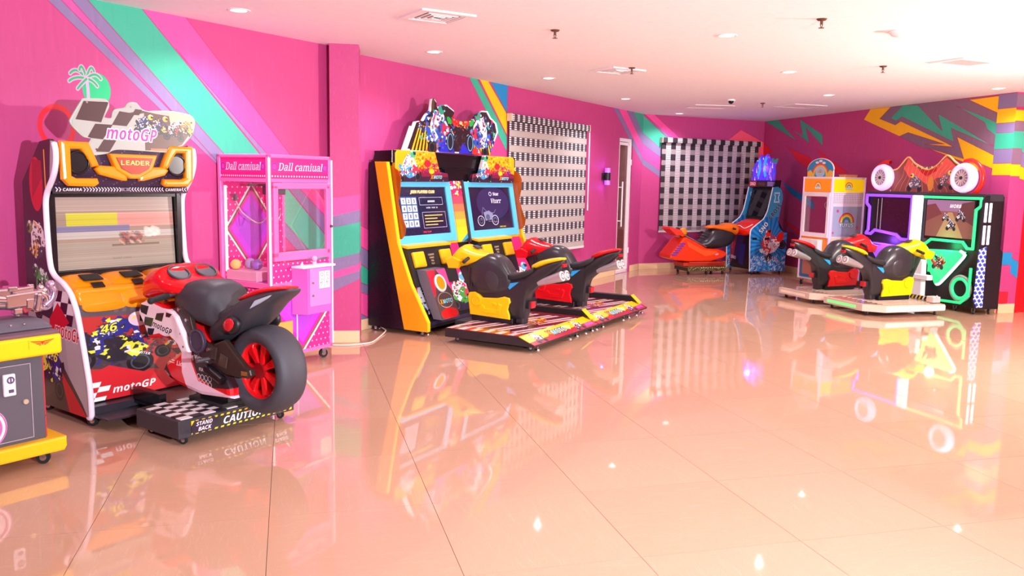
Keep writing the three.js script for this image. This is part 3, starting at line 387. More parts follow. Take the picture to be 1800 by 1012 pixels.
{ // ride-on motorbike, nose to the cabinet, fat rear wheel out
  const t = thing('ride_on_motorbike', 'red and white racing motorbike ride with fat black rear tyre on checkered platform', 'motorbike', MG.x, MG.z, MG.yaw);
  const C = 0.585, matte = std(0x37353d, 0.5), redG = std(0xe0141c, 0.15), bronze = std(0x3a2a26, 0.4, 0.3);
  // wheel
  const WZ = 1.06, WY = 0.455, R = 0.275, hw = 0.105;
  const tyre = new THREE.LatheGeometry([[0.172, -hw * 0.72], [0.2, -hw * 0.98], [0.232, -hw], [0.256, -hw * 0.86], [0.27, -hw * 0.5], [R, 0], [0.27, hw * 0.5], [0.256, hw * 0.86], [0.232, hw], [0.2, hw * 0.98], [0.172, hw * 0.72]].map((p) => new THREE.Vector2(...p)), 56).rotateZ(Math.PI / 2).translate(C, WY, WZ);
  const wh = part('rear_tyre', tyre, std(0x3b3942, 0.6), t);
  const rimPts = [[0.176, -hw * 0.74], [0.17, -hw * 0.72], [0.155, -hw * 0.45], [0.15, 0], [0.155, hw * 0.45], [0.17, hw * 0.72], [0.176, hw * 0.74]];
  part('rim', new THREE.LatheGeometry(rimPts.map((p) => new THREE.Vector2(...p)), 48).rotateZ(Math.PI / 2).translate(C, WY, WZ), redG, wh);
  for (let k = 0; k < 7; k++) { const a = (k / 7) * Math.PI * 2 + 0.2; part('spoke', ext([[-0.016, 0.03], [0.016, 0.03], [0.03, 0.16], [-0.03, 0.16]], 0.045, 0, 0, -0.0225, { b: 0.008 }).rotateZ(a).rotateY(Math.PI / 2).translate(C - 0.035, WY, WZ), redG, wh); }
  part('hub', [cy(0.048, 0.048, 0.14, C, WY, WZ, { rz: Math.PI / 2 }), cy(0.15, 0.15, 0.02, C + 0.02, WY, WZ, { rz: Math.PI / 2, s: 36 })], std(0x8a1018, 0.3), wh);
  // swing arm
  for (const s of [-1, 1]) { const x = C + s * 0.15 - 0.022, a = part('swing_arm', profX([[0.76, 0.6], [0.74, 0.54], [0.79, 0.44], [0.86, 0.415], [1.08, 0.425], [1.115, 0.45], [1.105, 0.482], [1.05, 0.5], [0.93, 0.58], [0.86, 0.635]], x, x + 0.044, { b: 0.01 }), bronze, t); part('axle_slot', profX([[1.03, 0.44], [1.09, 0.445], [1.09, 0.47], [1.03, 0.468]], x - 0.004, x + 0.048), M.chrome, a); part('pivot_plate', profX([[0.8, 0.47], [0.88, 0.46], [0.9, 0.53], [0.83, 0.55]], x - 0.006, x + 0.05, { b: 0.003 }), std(0x584840, 0.35, 0.5), a); }
  // belly pan
  const bp = [[0.17, 0.345], [0.24, 0.3], [0.36, 0.268], [0.6, 0.242], [0.91, 0.268], [0.9, 0.34], [0.84, 0.42], [0.78, 0.55], [0.52, 0.545], [0.42, 0.53], [0.33, 0.47], [0.22, 0.41]];
  const bg = profX(bp, C - 0.17, C + 0.17, { b: 0.03 }); puv(bg, 'z', 0.15, 0.93, 'y', 0.23, 0.56);
  part('belly_fairing', bg, std(0xffffff, 0.2, 0, { map: canvas(1024, 440, (x, w, h) => {
    x.fillStyle = '#d8141e'; x.fillRect(0, 0, w, h); poly(x, [[330, 0], [480, 0], [470, 150], [560, 300], [1024, 370], [1024, 440], [420, 440], [330, 260]], '#f6c8dc'); poly(x, [[480, 0], [1024, 0], [1024, 300], [760, 330], [560, 260], [490, 140]], '#2a1c22'); poly(x, [[0, 440], [60, 170], [230, 400], [420, 440]], '#1c1418');
    x.fillStyle = '#e8c020'; x.fillRect(170, 80, 40, 44); word(x, 'Peng Wetronix', 560, 100, 56, '#f4e8ee', { font: 'serif', sx: 0.72 }); word(x, 'Lidgi', 320, 190, 56, '#f6e4ea', { font: 'serif', style: 'italic bold' }); word(x, 'FIAP', 620, 195, 40, '#f4ecf0'); for (let i = 0; i < 9; i++) ring(x, 570 + (i % 4) * 52, 260 + ((i / 4) | 0) * 52, 22, 5, '#e8dce4'); x.fillStyle = '#f0b8c8'; x.fillRect(110, 170, 120, 8); x.fillRect(120, 190, 100, 8);
  }) }), t);
  part('side_pipe', [bar([C - 0.185, 0.44, 0.7], [C - 0.185, 0.38, 0.86], 0.03)], M.blackGloss, t);
  // white side fairings with checks
  const fp = [[-0.012, 0.72], [0.02, 0.785], [0.09, 0.81], [0.25, 0.80], [0.37, 0.765], [0.42, 0.735], [0.5, 0.62], [0.545, 0.52], [0.47, 0.505], [0.42, 0.56], [0.34, 0.6], [0.2, 0.57], [0.1, 0.555], [0.05, 0.64]];
  const fTex = std(0xffffff, 0.2, 0, { map: canvas(768, 512, (x, w, h) => { x.fillStyle = '#f3dbe6'; x.fillRect(0, 0, w, h); poly(x, [[0, 0], [w, 0], [w, 90], [400, 60], [150, 10], [60, 40]], '#dc141e'); poly(x, [[20, 60], [180, 70], [140, 170], [50, 150]], '#1d1418'); poly(x, [[300, 130], [420, 110], [380, 210], [270, 200]], '#1d1418'); poly(x, [[110, 190], [250, 190], [210, 290], [90, 280]], '#1d1418'); poly(x, [[450, 100], [540, 110], [500, 150], [440, 150]], '#1d1418'); poly(x, [[150, 310], [260, 300], [220, 390], [140, 380]], '#1d1418'); word(x, 'motoGP', 370, 275, 92, '#1a1216', { style: 'italic bold', sx: 0.85, rot: 0.2 }); poly(x, [[120, 400], [330, 340], [560, 400], [640, 512], [100, 512]], '#dc141e'); disc(x, 130, 90, 16, '#000'); disc(x, 690, 430, 12, '#666'); disc(x, 650, 300, 10, '#999'); }) });
  for (const s of [-1, 1]) { const x = C + s * 0.195 - 0.02, g = profX(fp, x, x + 0.04, { b: 0.012 }); puv(g, 'z', -0.015, 0.55, 'y', 0.5, 0.815); part('side_fairing', g, fTex, t); }
  part('fairing_core', loft([[0.0, 0.76, 0.68, 0.15, 3, C], [0.12, 0.79, 0.56, 0.18, 3, C], [0.3, 0.78, 0.52, 0.18, 3, C], [0.46, 0.7, 0.5, 0.165, 3, C], [0.62, 0.6, 0.48, 0.15, 3, C]]), redG, t);
  // nose cowl with two gauges
  const cowl = part('nose_cowl', loft([[-0.02, 0.86, 0.8, 0.12, 2.4, C], [0.02, 0.93, 0.79, 0.2, 2.6, C], [0.1, 1.02, 0.8, 0.235, 2.6, C], [0.2, 1.05, 0.82, 0.24, 2.6, C], [0.26, 1.03, 0.84, 0.235, 3, C], [0.3, 0.985, 0.85, 0.23, 3, C], [0.36, 0.965, 0.86, 0.21, 3, C], [0.44, 0.94, 0.86, 0.16, 2.6, C]], 36), redG, t);
  for (const s of [-1, 1]) part('gauge', [cy(0.068, 0.068, 0.02, C + s * 0.1, 0.99, 0.29, { rx: 0.55, s: 28 }), tor(0.068, 0.008, 0, 0, 0, { rx: Math.PI / 2 }).rotateX(0.55).translate(C + s * 0.1, 1.0, 0.295)], std(0x3a3440, 0.5), cowl);
  part('gauge_plate', bx(0.07, 0.012, 0.07, C, 1.0, 0.25, { rx: 0.5 }), std(0xb0a890, 0.5), cowl);
  for (const s of [-1, 1]) { const b = part('handlebar', bar([C + s * 0.16, 0.87, 0.34], [C + s * 0.28, 0.855, 0.36], 0.013), M.steel, t); part('grip', [bar([C + s * 0.22, 0.866, 0.35], [C + s * 0.345, 0.848, 0.37], 0.02, 14), sp(0.022, C + s * 0.348, 0.847, 0.371)], M.rubber, b); }
  // tank, seat, tail
  part('fuel_tank', loft([[0.26, 0.86, 0.74, 0.1, 2.6, C], [0.33, 0.93, 0.72, 0.16, 2.8, C], [0.44, 0.965, 0.7, 0.185, 2.8, C], [0.56, 0.972, 0.68, 0.185, 2.8, C], [0.66, 0.955, 0.66, 0.165, 2.6, C], [0.71, 0.9, 0.66, 0.13, 2.4, C], [0.76, 0.81, 0.66, 0.11, 2.4, C]], 36), matte, t);
  part('seat', loft([[0.66, 0.815, 0.7, 0.1, 2.8, C], [0.76, 0.812, 0.7, 0.125, 2.8, C], [0.86, 0.84, 0.72, 0.13, 2.8, C], [0.94, 0.885, 0.76, 0.11, 2.6, C]]), std(0x302e35, 0.6), t);
  const tail = part('tail_fairing', loft([[0.64, 0.74, 0.56, 0.12, 2.6, C], [0.76, 0.79, 0.6, 0.14, 2.6, C], [0.9, 0.88, 0.66, 0.145, 2.6, C], [1.02, 0.93, 0.74, 0.135, 2.6, C], [1.15, 0.962, 0.85, 0.11, 2.4, C], [1.27, 0.978, 0.925, 0.08, 2.2, C], [1.33, 0.982, 0.962, 0.04, 2, C]], 32), matte, t);
  part('tail_stripe', loft([[0.87, 0.895, 0.86, 0.07, 2, C], [0.96, 0.93, 0.88, 0.1, 2.2, C], [1.1, 0.974, 0.93, 0.1, 2.2, C], [1.22, 0.99, 0.96, 0.08, 2.2, C], [1.3, 0.99, 0.975, 0.05, 2, C]]), redG, tail);
  const td = profX([[1.06, 0.845], [1.22, 0.925], [1.25, 0.945], [1.11, 0.9]], C - 0.128, C - 0.11); part('tail_decal', td, std(0xb9c8da, 0.3), tail);
  for (const s of [-1, 1]) { const x = C + s * 0.15; const l = part('lamp_housing', sp(0.075, x, 0.73, 0.9, { sc: [0.45, 0.75, 1] , rx: -0.4 }).translate(0, 0.45, 0.02).translate(0, -0.45, 0), M.black, t); part('tail_light', sp(0.055, x + s * 0.022, 0.735, 0.915, { sc: [0.3, 0.72, 1], rx: -0.4 }).translate(0, 0, 0), std(0xc81c28, 0.15), l); }
  // exposed frame, engine plate, foot peg
  part('frame_plate', [profX([[0.34, 0.775], [0.46, 0.815], [0.53, 0.74], [0.56, 0.66], [0.68, 0.6], [0.8, 0.58], [0.78, 0.5], [0.66, 0.5], [0.55, 0.58], [0.48, 0.65]], C - 0.185, C - 0.15, { b: 0.006 }), profX([[0.34, 0.775], [0.46, 0.815], [0.53, 0.74], [0.56, 0.66], [0.8, 0.58], [0.78, 0.5], [0.55, 0.58]], C + 0.15, C + 0.185, { b: 0.006 })], bronze, t);
  part('engine_cover', [cy(0.075, 0.075, 0.02, C - 0.19, 0.6, 0.62, { rz: Math.PI / 2, s: 28 }), tor(0.07, 0.008, 0, 0, 0, { ry: Math.PI / 2 }).translate(C - 0.2, 0.6, 0.62)], std(0x3d3448, 0.35), t);
  for (const [y, z] of [[0.78, 0.42], [0.72, 0.5], [0.66, 0.6], [0.56, 0.72]]) part('bolt', cy(0.012, 0.012, 0.012, C - 0.19, y, z, { rz: Math.PI / 2, s: 12 }), M.chrome, t);
  part('foot_peg', bar([C - 0.18, 0.5, 0.72], [C - 0.27, 0.5, 0.72], 0.013), M.steel, t);
  part('rear_bracket', bx(0.12, 0.04, 0.14, C, 0.68, 1.0, { r: 0.01 }), M.black, t);
}
// ---------- pink claw machine ----------
{
  const t = thing('claw_machine', 'pink claw machine with star pattern and purple diamonds beside the pillar', 'claw machine', -2.009, -6.891, 1.047);
  const W = 0.748, D = 0.607, Y0 = 0.1, Y1 = 1.814, YS = 0.72, pk = std(0xff6fb8, 0.3), wh = std(0xfff0f6, 0.3), pale = std(0xf9b6d2, 0.45);
  const starry = (tw, th, cx, cyy, rw, rh) => canvas(512, Math.round(512 * th / tw), (x, w, h) => {
    x.fillStyle = '#ee2488'; x.fillRect(0, 0, w, h);
    for (let j = 0; j < 26; j++) for (let i = 0; i < 13; i++) star(x, (i + (j % 2) * 0.5) * 42 + 8, j * 38 + 10, 8, '#ffe6f2');
    const d = (k, c) => poly(x, [[cx * w, (cyy - rh * k) * h], [(cx + rw * k) * w, cyy * h], [cx * w, (cyy + rh * k) * h], [(cx - rw * k) * w, cyy * h]], c); d(1.1, '#ffffff'); d(1.03, '#8c5a34'); d(0.95, '#e020b0'); d(0.84, '#c238e0'); d(0.6, '#b040d8');
  });
  // corner posts and rails
  for (const [x, z] of [[0.018, -0.018], [W - 0.018, -0.018], [0.018, -D + 0.018], [W - 0.018, -D + 0.018]]) part('corner_post', bx(0.036, Y1 - Y0, 0.036, x, (Y0 + Y1) / 2, z, { r: 0.008 }), pk, t);
  part('corner_light_strip', bx(0.016, Y1 - Y0 - 0.06, 0.016, 0.004, (Y0 + Y1) / 2, 0.004, { r: 0.006 }), std(0xffffff, 0.3, 0, { emissive: 0xfff2fa, emissiveIntensity: 0.5 }), t);
  part('edge_strip', bx(0.014, Y1 - Y0 - 0.06, 0.014, W, (Y0 + Y1) / 2, 0.002, { r: 0.004 }), wh, t);
  part('roof', bx(W, 0.03, D, W / 2, Y1 - 0.015, -D / 2, { r: 0.008 }), pk, t);
  part('floor_pan', bx(W, 0.03, D, W / 2, Y0 + 0.015, -D / 2), pk, t);
  for (const [w, d, x, z] of [[W - 0.07, 0.03, W / 2, -0.016], [0.03, D - 0.07, 0.016, -D / 2], [0.03, D - 0.07, W - 0.016, -D / 2], [W - 0.07, 0.03, W / 2, -D + 0.016]]) for (const y of [1.6, YS]) part('rail', bx(w, y === 1.6 ? 0.03 : 0.045, d, x, y, z), pk, t);
  const head = canvas(1024, 256, (x, w, h) => { x.fillStyle = '#f02488'; x.fillRect(0, 0, w, h); x.fillStyle = '#e81c7c'; x.fillRect(0, 190, w, 66); word(x, 'Dall camiual', 512, 108, 130, '#fff4fa', { font: 'serif', style: 'italic', sx: 1.02 }); for (const c of [62, 962]) { ring(x, c, 108, 40, 16, '#8a2ab8'); disc(x, c, 108, 30, '#f43c9c'); } for (let i = 0; i < 22; i++) disc(x, 22 + i * 46.5, 226, 11, '#fff0f8'); });
  const hm = std(0xffffff, 0.3, 0, { map: head });
  const h1 = bx(W - 0.07, 0.17, 0.02, W / 2, 1.7, -0.016); puv(h1, 'x', 0.035, W - 0.035, 'y', 1.615, 1.785); part('header_panel', h1, hm, t);
  const h2 = bx(0.02, 0.17, D - 0.07, 0.016, 1.7, -D / 2); puv(h2, 'z', -D + 0.035, -0.035, 'y', 1.615, 1.785); part('header_panel', h2, hm, t);
  // glazing: left side, right side and hinged front door
  part('side_glass', bx(0.004, 0.82, D - 0.07, 0.02, 1.17, -D / 2), M.glass, t);
  part('side_glass', bx(0.004, 0.82, D - 0.07, W - 0.02, 1.17, -D / 2), M.glass, t);
  const door = part('door_frame', [bx(W - 0.08, 0.05, 0.03, W / 2, 1.555, 0.004, { r: 0.006 }), bx(W - 0.08, 0.075, 0.03, W / 2, 0.965, 0.004, { r: 0.006 }), bx(0.05, 0.6, 0.03, 0.065, 1.26, 0.004, { r: 0.006 }), bx(0.045, 0.6, 0.03, W - 0.062, 1.26, 0.004, { r: 0.006 })], pk, t);
  part('door_glass', bx(W - 0.17, 0.54, 0.004, W / 2, 1.265, 0.0), M.glass, door); part('door_lock', cy(0.012, 0.012, 0.02, W - 0.03, 1.2, 0.02, { rx: Math.PI / 2 }), M.darkGrey, door);
  // back panel, lower panels
  const back = bx(W - 0.07, 0.86, 0.012, W / 2, 1.17, -D + 0.03); puv(back, 'x', 0.035, W - 0.035, 'y', 0.74, 1.6); part('back_panel', back, std(0xffffff, 0.4, 0, { map: starry(0.68, 0.86, 0.45, 0.49, 0.41, 0.42) }), t);
  const lf = bx(W - 0.07, 0.79, 0.014, W / 2, 0.515, -0.012); puv(lf, 'x', 0.035, W - 0.035, 'y', 0.12, 0.91); part('front_panel', lf, std(0xffffff, 0.35, 0, { map: starry(0.68, 0.79, 0.5, 0.52, 0.5, 0.46) }), t);
  const ll = bx(0.014, 0.56, D - 0.07, 0.014, 0.41, -D / 2); puv(ll, 'z', -D + 0.035, -0.035, 'y', 0.13, 0.69); part('side_panel', ll, std(0xffffff, 0.35, 0, { map: starry(0.54, 0.56, 0.5, 0.55, 0.55, 0.5) }), t);
  part('side_panel', bx(0.014, 0.56, D - 0.07, W - 0.014, 0.41, -D / 2), pk, t); part('rear_panel', bx(W - 0.07, 0.62, 0.014, W / 2, 0.43, -D + 0.012), pk, t);
  part('play_floor', bx(W - 0.06, 0.02, D - 0.06, W / 2, YS + 0.01, -D / 2), std(0xb03aa8, 0.5), t);
  part('play_tray', bx(0.36, 0.085, 0.37, 0.22, YS + 0.0625, -0.385, { r: 0.008 }), pale, t);
  part('prize_chute', bx(0.2, 0.1, 0.2, 0.62, YS + 0.07, -0.14, { r: 0.008 }), std(0xe858a8, 0.3), t);
  for (const x of [0.05]) part('tube_light', cy(0.014, 0.014, 0.74, x, 1.18, -0.572), std(0xffffff, 0.3, 0, { emissive: 0xffeefa, emissiveIntensity: 0.6 }), t);
  // coin box with door and two coin mechs, control bits, prize flap
  const box = part('coin_box', [ext([[0.245, 0], [0.305, -0.125], [0.6, -0.125], [0.64, 0]], 0.4).rotateX(-Math.PI / 2).translate(0, 0.46, 0)], std(0xf862c4, 0.3), t);
  part('coin_ledge', bx(0.4, 0.018, 0.14, 0.44, 0.869, 0.07, { r: 0.004 }), wh, box);
  const cd = part('coin_door', bx(0.26, 0.33, 0.012, 0.455, 0.69, 0.128, { r: 0.004 }), std(0xff84cc, 0.3), box);
  for (const x of [0.465, 0.535]) { const g = bx(0.062, 0.15, 0.008, x, 0.75, 0.137, { r: 0.003 }); puv(g, 'x', x - 0.033, x + 0.033, 'y', 0.675, 0.825); part('coin_slot', g, std(0xffffff, 0.4, 0, { map: canvas(96, 224, (q) => { q.fillStyle = '#f6ecf0'; q.fillRect(0, 0, 96, 224); q.strokeStyle = '#3c3040'; q.lineWidth = 6; q.strokeRect(34, 20, 28, 40); q.beginPath(); q.moveTo(48, 84); q.lineTo(34, 132); q.lineTo(60, 150); q.lineTo(38, 190); q.stroke(); disc(q, 30, 150, 9, '#4a4050'); disc(q, 64, 110, 7, '#4a4050'); }) }), cd); }
  for (const y of [0.73, 0.62]) part('key_lock', cy(0.01, 0.01, 0.012, 0.36, y, 0.136, { rx: Math.PI / 2, s: 12 }), M.steel, cd);
  part('control_stick', [cy(0.018, 0.022, 0.03, 0.46, 0.89, 0.06), sp(0.024, 0.46, 0.93, 0.06)], std(0xf4a0d0, 0.3), box);
  part('prize_flap', bx(0.17, 0.25, 0.014, 0.15, 0.285, 0.012, { r: 0.003 }), std(0xe8a44c, 0.45), t);
  part('service_door_edge', bx(0.008, 0.36, 0.008, 0.3, 0.31, 0.002), wh, t);
  // gantry, claw and hanging wires
  part('gantry', [bx(0.62, 0.02, 0.03, 0.37, 1.56, -0.3), bx(0.16, 0.09, 0.12, 0.33, 1.52, -0.28, { r: 0.008 })], M.grey, t);
  part('claw', [bar([0.33, 1.5, -0.28], [0.33, 1.38, -0.28], 0.012), ...[0, 1, 2].map((k) => tube([[0.33, 1.38, -0.28], [0.33 + 0.07 * Math.cos(k * 2.1), 1.32, -0.28 + 0.07 * Math.sin(k * 2.1)], [0.33 + 0.02 * Math.cos(k * 2.1), 1.22, -0.28 + 0.02 * Math.sin(k * 2.1)]], 0.006, 12, 6))], M.chrome, t);
  part('wire', tube([[0.06, 1.43, -0.46], [0.1, 1.32, -0.42], [0.2, 1.23, -0.34], [0.28, 1.3, -0.3], [0.32, 1.47, -0.28]], 0.006, 40, 8), std(0xc9b8b4, 0.4), t);
  part('wire_plug', bx(0.025, 0.06, 0.04, 0.06, 1.45, -0.46, { r: 0.008 }), M.grey, t);
  for (const [x, z] of [[0.06, -0.06], [W - 0.06, -0.06], [0.06, -D + 0.06], [W - 0.06, -D + 0.06]]) caster(t, x, z, Y0, 1.1, 1.1);
}
const cl = (x, y, z) => { const c = Math.cos(1.047), s = Math.sin(1.047); return [-2.009 + c * x + s * z, y, -6.891 - s * x + c * z]; };
[['yellow plastic ball on the tray inside the pink claw machine', 0xf6dc7a, 0.085, 0.045, -0.5], ['shiny lilac ball behind another inside the pink claw machine', 0xb9a6d8, 0.21, 0.047, -0.46], ['glossy violet ball rightmost inside the pink claw machine', 0xa070d0, 0.18, 0.047, -0.34]].forEach(([l, c, x, r, z]) => {
  const p = cl(x, 0.826 + r, z), t = thing('toy_ball', l, 'ball', p[0], p[2], 0, 'balls in the pink claw machine', p[1]); part('shell', sp(r, 0, 0, 0, { s: 28, t: 18 }), std(c, 0.18), t); part('seam', tor(r, 0.0012, 0, 0, 0, { rx: 1.2, s: 40, t: 5 }), std(c, 0.4), t);
});
// ---------- small ride-on motorbike used by both twin machines ----------
const bikeDark = std(0x2b272c, 0.32), bikeSeat = std(0x1f1c20, 0.55), bikeTank = std(0x322e34, 0.3), pipeM = std(0xb8b0b4, 0.35, 0.6);
function smallBike(label, x, y, z, yaw, color, tailColor, group) {
  const t = thing('ride_motorbike', label, 'motorbike', x, z, yaw, group, y), col = std(color, 0.2), tc = std(tailColor, 0.25);
  part('mount', bx(0.2, 0.06, 0.5, 0, 0.03, -0.02, { r: 0.006 }), M.black, t);
  part('body', loft([[-0.5, 0.6, 0.55, 0.03], [-0.42, 0.635, 0.46, 0.08], [-0.32, 0.64, 0.25, 0.1], [-0.24, 0.65, 0.05, 0.105], [-0.05, 0.68, 0.045, 0.11], [0.05, 0.66, 0.045, 0.11], [0.14, 0.58, 0.045, 0.105], [0.2, 0.51, 0.04, 0.1], [0.3, 0.53, 0.03, 0.095], [0.345, 0.545, 0.06, 0.09], [0.365, 0.55, 0.22, 0.09], [0.4, 0.56, 0.33, 0.09], [0.5, 0.615, 0.42, 0.085], [0.6, 0.66, 0.51, 0.075], [0.7, 0.69, 0.595, 0.06], [0.77, 0.7, 0.66, 0.035]].map((r) => [...r.slice(0, 4), 3]), 28, 3), bikeDark, t);
  part('fuel_tank', loft([[-0.36, 0.62, 0.44, 0.08, 3], [-0.28, 0.665, 0.36, 0.125, 3], [-0.18, 0.7, 0.28, 0.15, 3], [-0.06, 0.718, 0.27, 0.155, 3], [0.03, 0.7, 0.28, 0.15, 3], [0.1, 0.65, 0.3, 0.135, 3], [0.16, 0.565, 0.33, 0.12, 3], [0.2, 0.51, 0.38, 0.1, 2.6]], 32, 4), bikeTank, t);
  for (const s of [-1, 1]) part('knee_recess', sp(0.14, s * 0.115, 0.47, -0.02, { sc: [0.32, 1.05, 0.8], rx: -0.35, s: 28, t: 18 }).translate(0, 0, 0), std(0x3a363c, 0.28), t);
  part('seat', loft([[0.13, 0.545, 0.44, 0.09, 3], [0.2, 0.53, 0.45, 0.125, 3], [0.3, 0.55, 0.47, 0.125, 3], [0.4, 0.59, 0.51, 0.11, 3], [0.46, 0.62, 0.55, 0.09, 2.6]], 24, 3), bikeSeat, t);
  part('tail_cover', loft([[0.42, 0.635, 0.58, 0.06, 2.4], [0.5, 0.675, 0.61, 0.09, 2.4], [0.6, 0.705, 0.65, 0.08, 2.4], [0.7, 0.722, 0.68, 0.06, 2.4], [0.77, 0.724, 0.7, 0.035, 2]], 20, 3), tc, t);
  part('nose_cowl', loft([[-0.57, 0.64, 0.58, 0.06, 2.6], [-0.52, 0.69, 0.55, 0.13, 2.6], [-0.44, 0.77, 0.55, 0.17, 2.5], [-0.38, 0.8, 0.56, 0.16, 2.4], [-0.3, 0.765, 0.58, 0.15, 2.6], [-0.2, 0.735, 0.6, 0.13, 2.6], [-0.1, 0.715, 0.66, 0.09, 2.4]], 28, 3), col, t);
  for (const s of [-1, 1]) part('cowl_wing', profX([[-0.56, 0.64], [-0.46, 0.67], [-0.36, 0.63], [-0.4, 0.55], [-0.52, 0.545]], s > 0 ? 0.13 : -0.19, s > 0 ? 0.19 : -0.13, { b: 0.012 }), col, t);
  for (const s of [-1, 1]) part('handle_grip', [bar([s * 0.12, 0.665, -0.3], [s * 0.31, 0.64, -0.24], 0.018, 12), sp(0.02, s * 0.312, 0.64, -0.239)], M.rubber, t);
  part('instrument', bx(0.09, 0.014, 0.07, 0, 0.775, -0.27, { rx: 0.35, r: 0.004 }), M.darkGrey, t);
  for (const s of [-1, 1]) {
    const x0 = s > 0 ? 0.1 : -0.135, g = part('engine_cover', profX([[-0.3, 0.26], [-0.28, 0.3], [-0.225, 0.31], [-0.16, 0.285], [-0.12, 0.255], [0.06, 0.265], [0.14, 0.285], [0.2, 0.275], [0.215, 0.23], [0.195, 0.2], [0.185, 0.15], [0.205, 0.1], [0.21, 0.05], [-0.27, 0.065], [-0.29, 0.2]], x0, x0 + 0.035, { b: 0.008 }), col, t);
    part('embossing', [cy(0.055, 0.06, 0.012, s * 0.139, 0.22, -0.19, { rz: Math.PI / 2, s: 24 }), tor(0.05, 0.006, s * 0.145, 0.22, -0.19, { ry: Math.PI / 2 }), cy(0.035, 0.04, 0.012, s * 0.139, 0.14, -0.12, { rz: Math.PI / 2 }), bx(0.014, 0.05, 0.2, s * 0.138, 0.12, 0.0, { r: 0.006 }), bx(0.02, 0.09, 0.05, s * 0.138, 0.16, 0.09, { r: 0.012, rx: 0.3 }), bx(0.014, 0.03, 0.05, s * 0.138, 0.2, 0.03, { r: 0.006 })], col, g);
    part('blue_flash', profX([[0.14, 0.418], [0.3, 0.448], [0.19, 0.362]], s > 0 ? 0.094 : -0.102, s > 0 ? 0.102 : -0.094), std(0x2aa6e8, 0.3), t);
    const e = part('exhaust_pipe', bar([s * 0.05, 0.45, 0.5], [s * 0.058, 0.54, 0.77], 0.03, 20, 0.054), pipeM, t); part('exhaust_end', bar([s * 0.058, 0.539, 0.766], [s * 0.0583, 0.5425, 0.777], 0.05, 20), std(0xead8d8, 0.4), e); part('exhaust_ring', tor(0.03, 0.006, 0, 0, 0, { s: 20, t: 6 }).rotateX(-0.32).translate(s * 0.0583, 0.5425, 0.778), M.steel, e);
    for (const k of [0, 1, 2]) part('side_crease', bar([s * 0.12, 0.36, -0.3 + k * 0.035], [s * 0.135, 0.56, -0.29 + k * 0.035], 0.006, 6), bikeDark, t);
  }
  part('tail_light', bx(0.08, 0.035, 0.03, 0, 0.645, 0.765, { r: 0.008 }), std(0xb81420, 0.2), t);
  const lh = part('rear_lamp_housing', bx(0.1, 0.08, 0.06, 0, 0.21, 0.375, { r: 0.012 }), M.black, t); part('rear_lamp_lens', bx(0.09, 0.07, 0.03, 0, 0.21, 0.415, { r: 0.012 }), std(0xc01c28, 0.15), lh);
  part('rear_strut', bx(0.12, 0.2, 0.1, 0, 0.1, 0.29, { r: 0.02 }), bikeDark, t);
  return t;
}
// ---------- twin yellow racing cabinet ----------
const XM = { x: -0.8732, z: -8.5736, yaw: 1.06 };
const xm = (x, z) => { const c = Math.cos(XM.yaw), s = Math.sin(XM.yaw); return [XM.x + c * x + s * z, XM.z - s * x + c * z]; };
const flames = (x, w, h) => { x.fillStyle = '#3a1030'; x.fillRect(0, 0, w, h); for (const [c, k] of [['#c81830', 0.75], ['#f06a10', 0.6], ['#ffb414', 0.45], ['#ffe05a', 0.25]]) { x.fillStyle = c; x.beginPath(); x.moveTo(0, 0); for (let i = 0; i <= 14; i++) x.lineTo(w * i / 14, h * k * (0.55 + 0.45 * Math.sin(i * 2.3 + k * 9))); x.lineTo(w, 0); x.fill(); } };
function xmoto(x, cx, cyy, s) { word(x, 'X', cx - s * 1.55, cyy, s * 1.25, '#f6a010', { style: 'italic bold', stroke: '#5a1408' }); word(x, 'MOTO', cx + s * 0.4, cyy, s, '#9fe6ee', { style: 'italic bold', stroke: '#241028' }); }
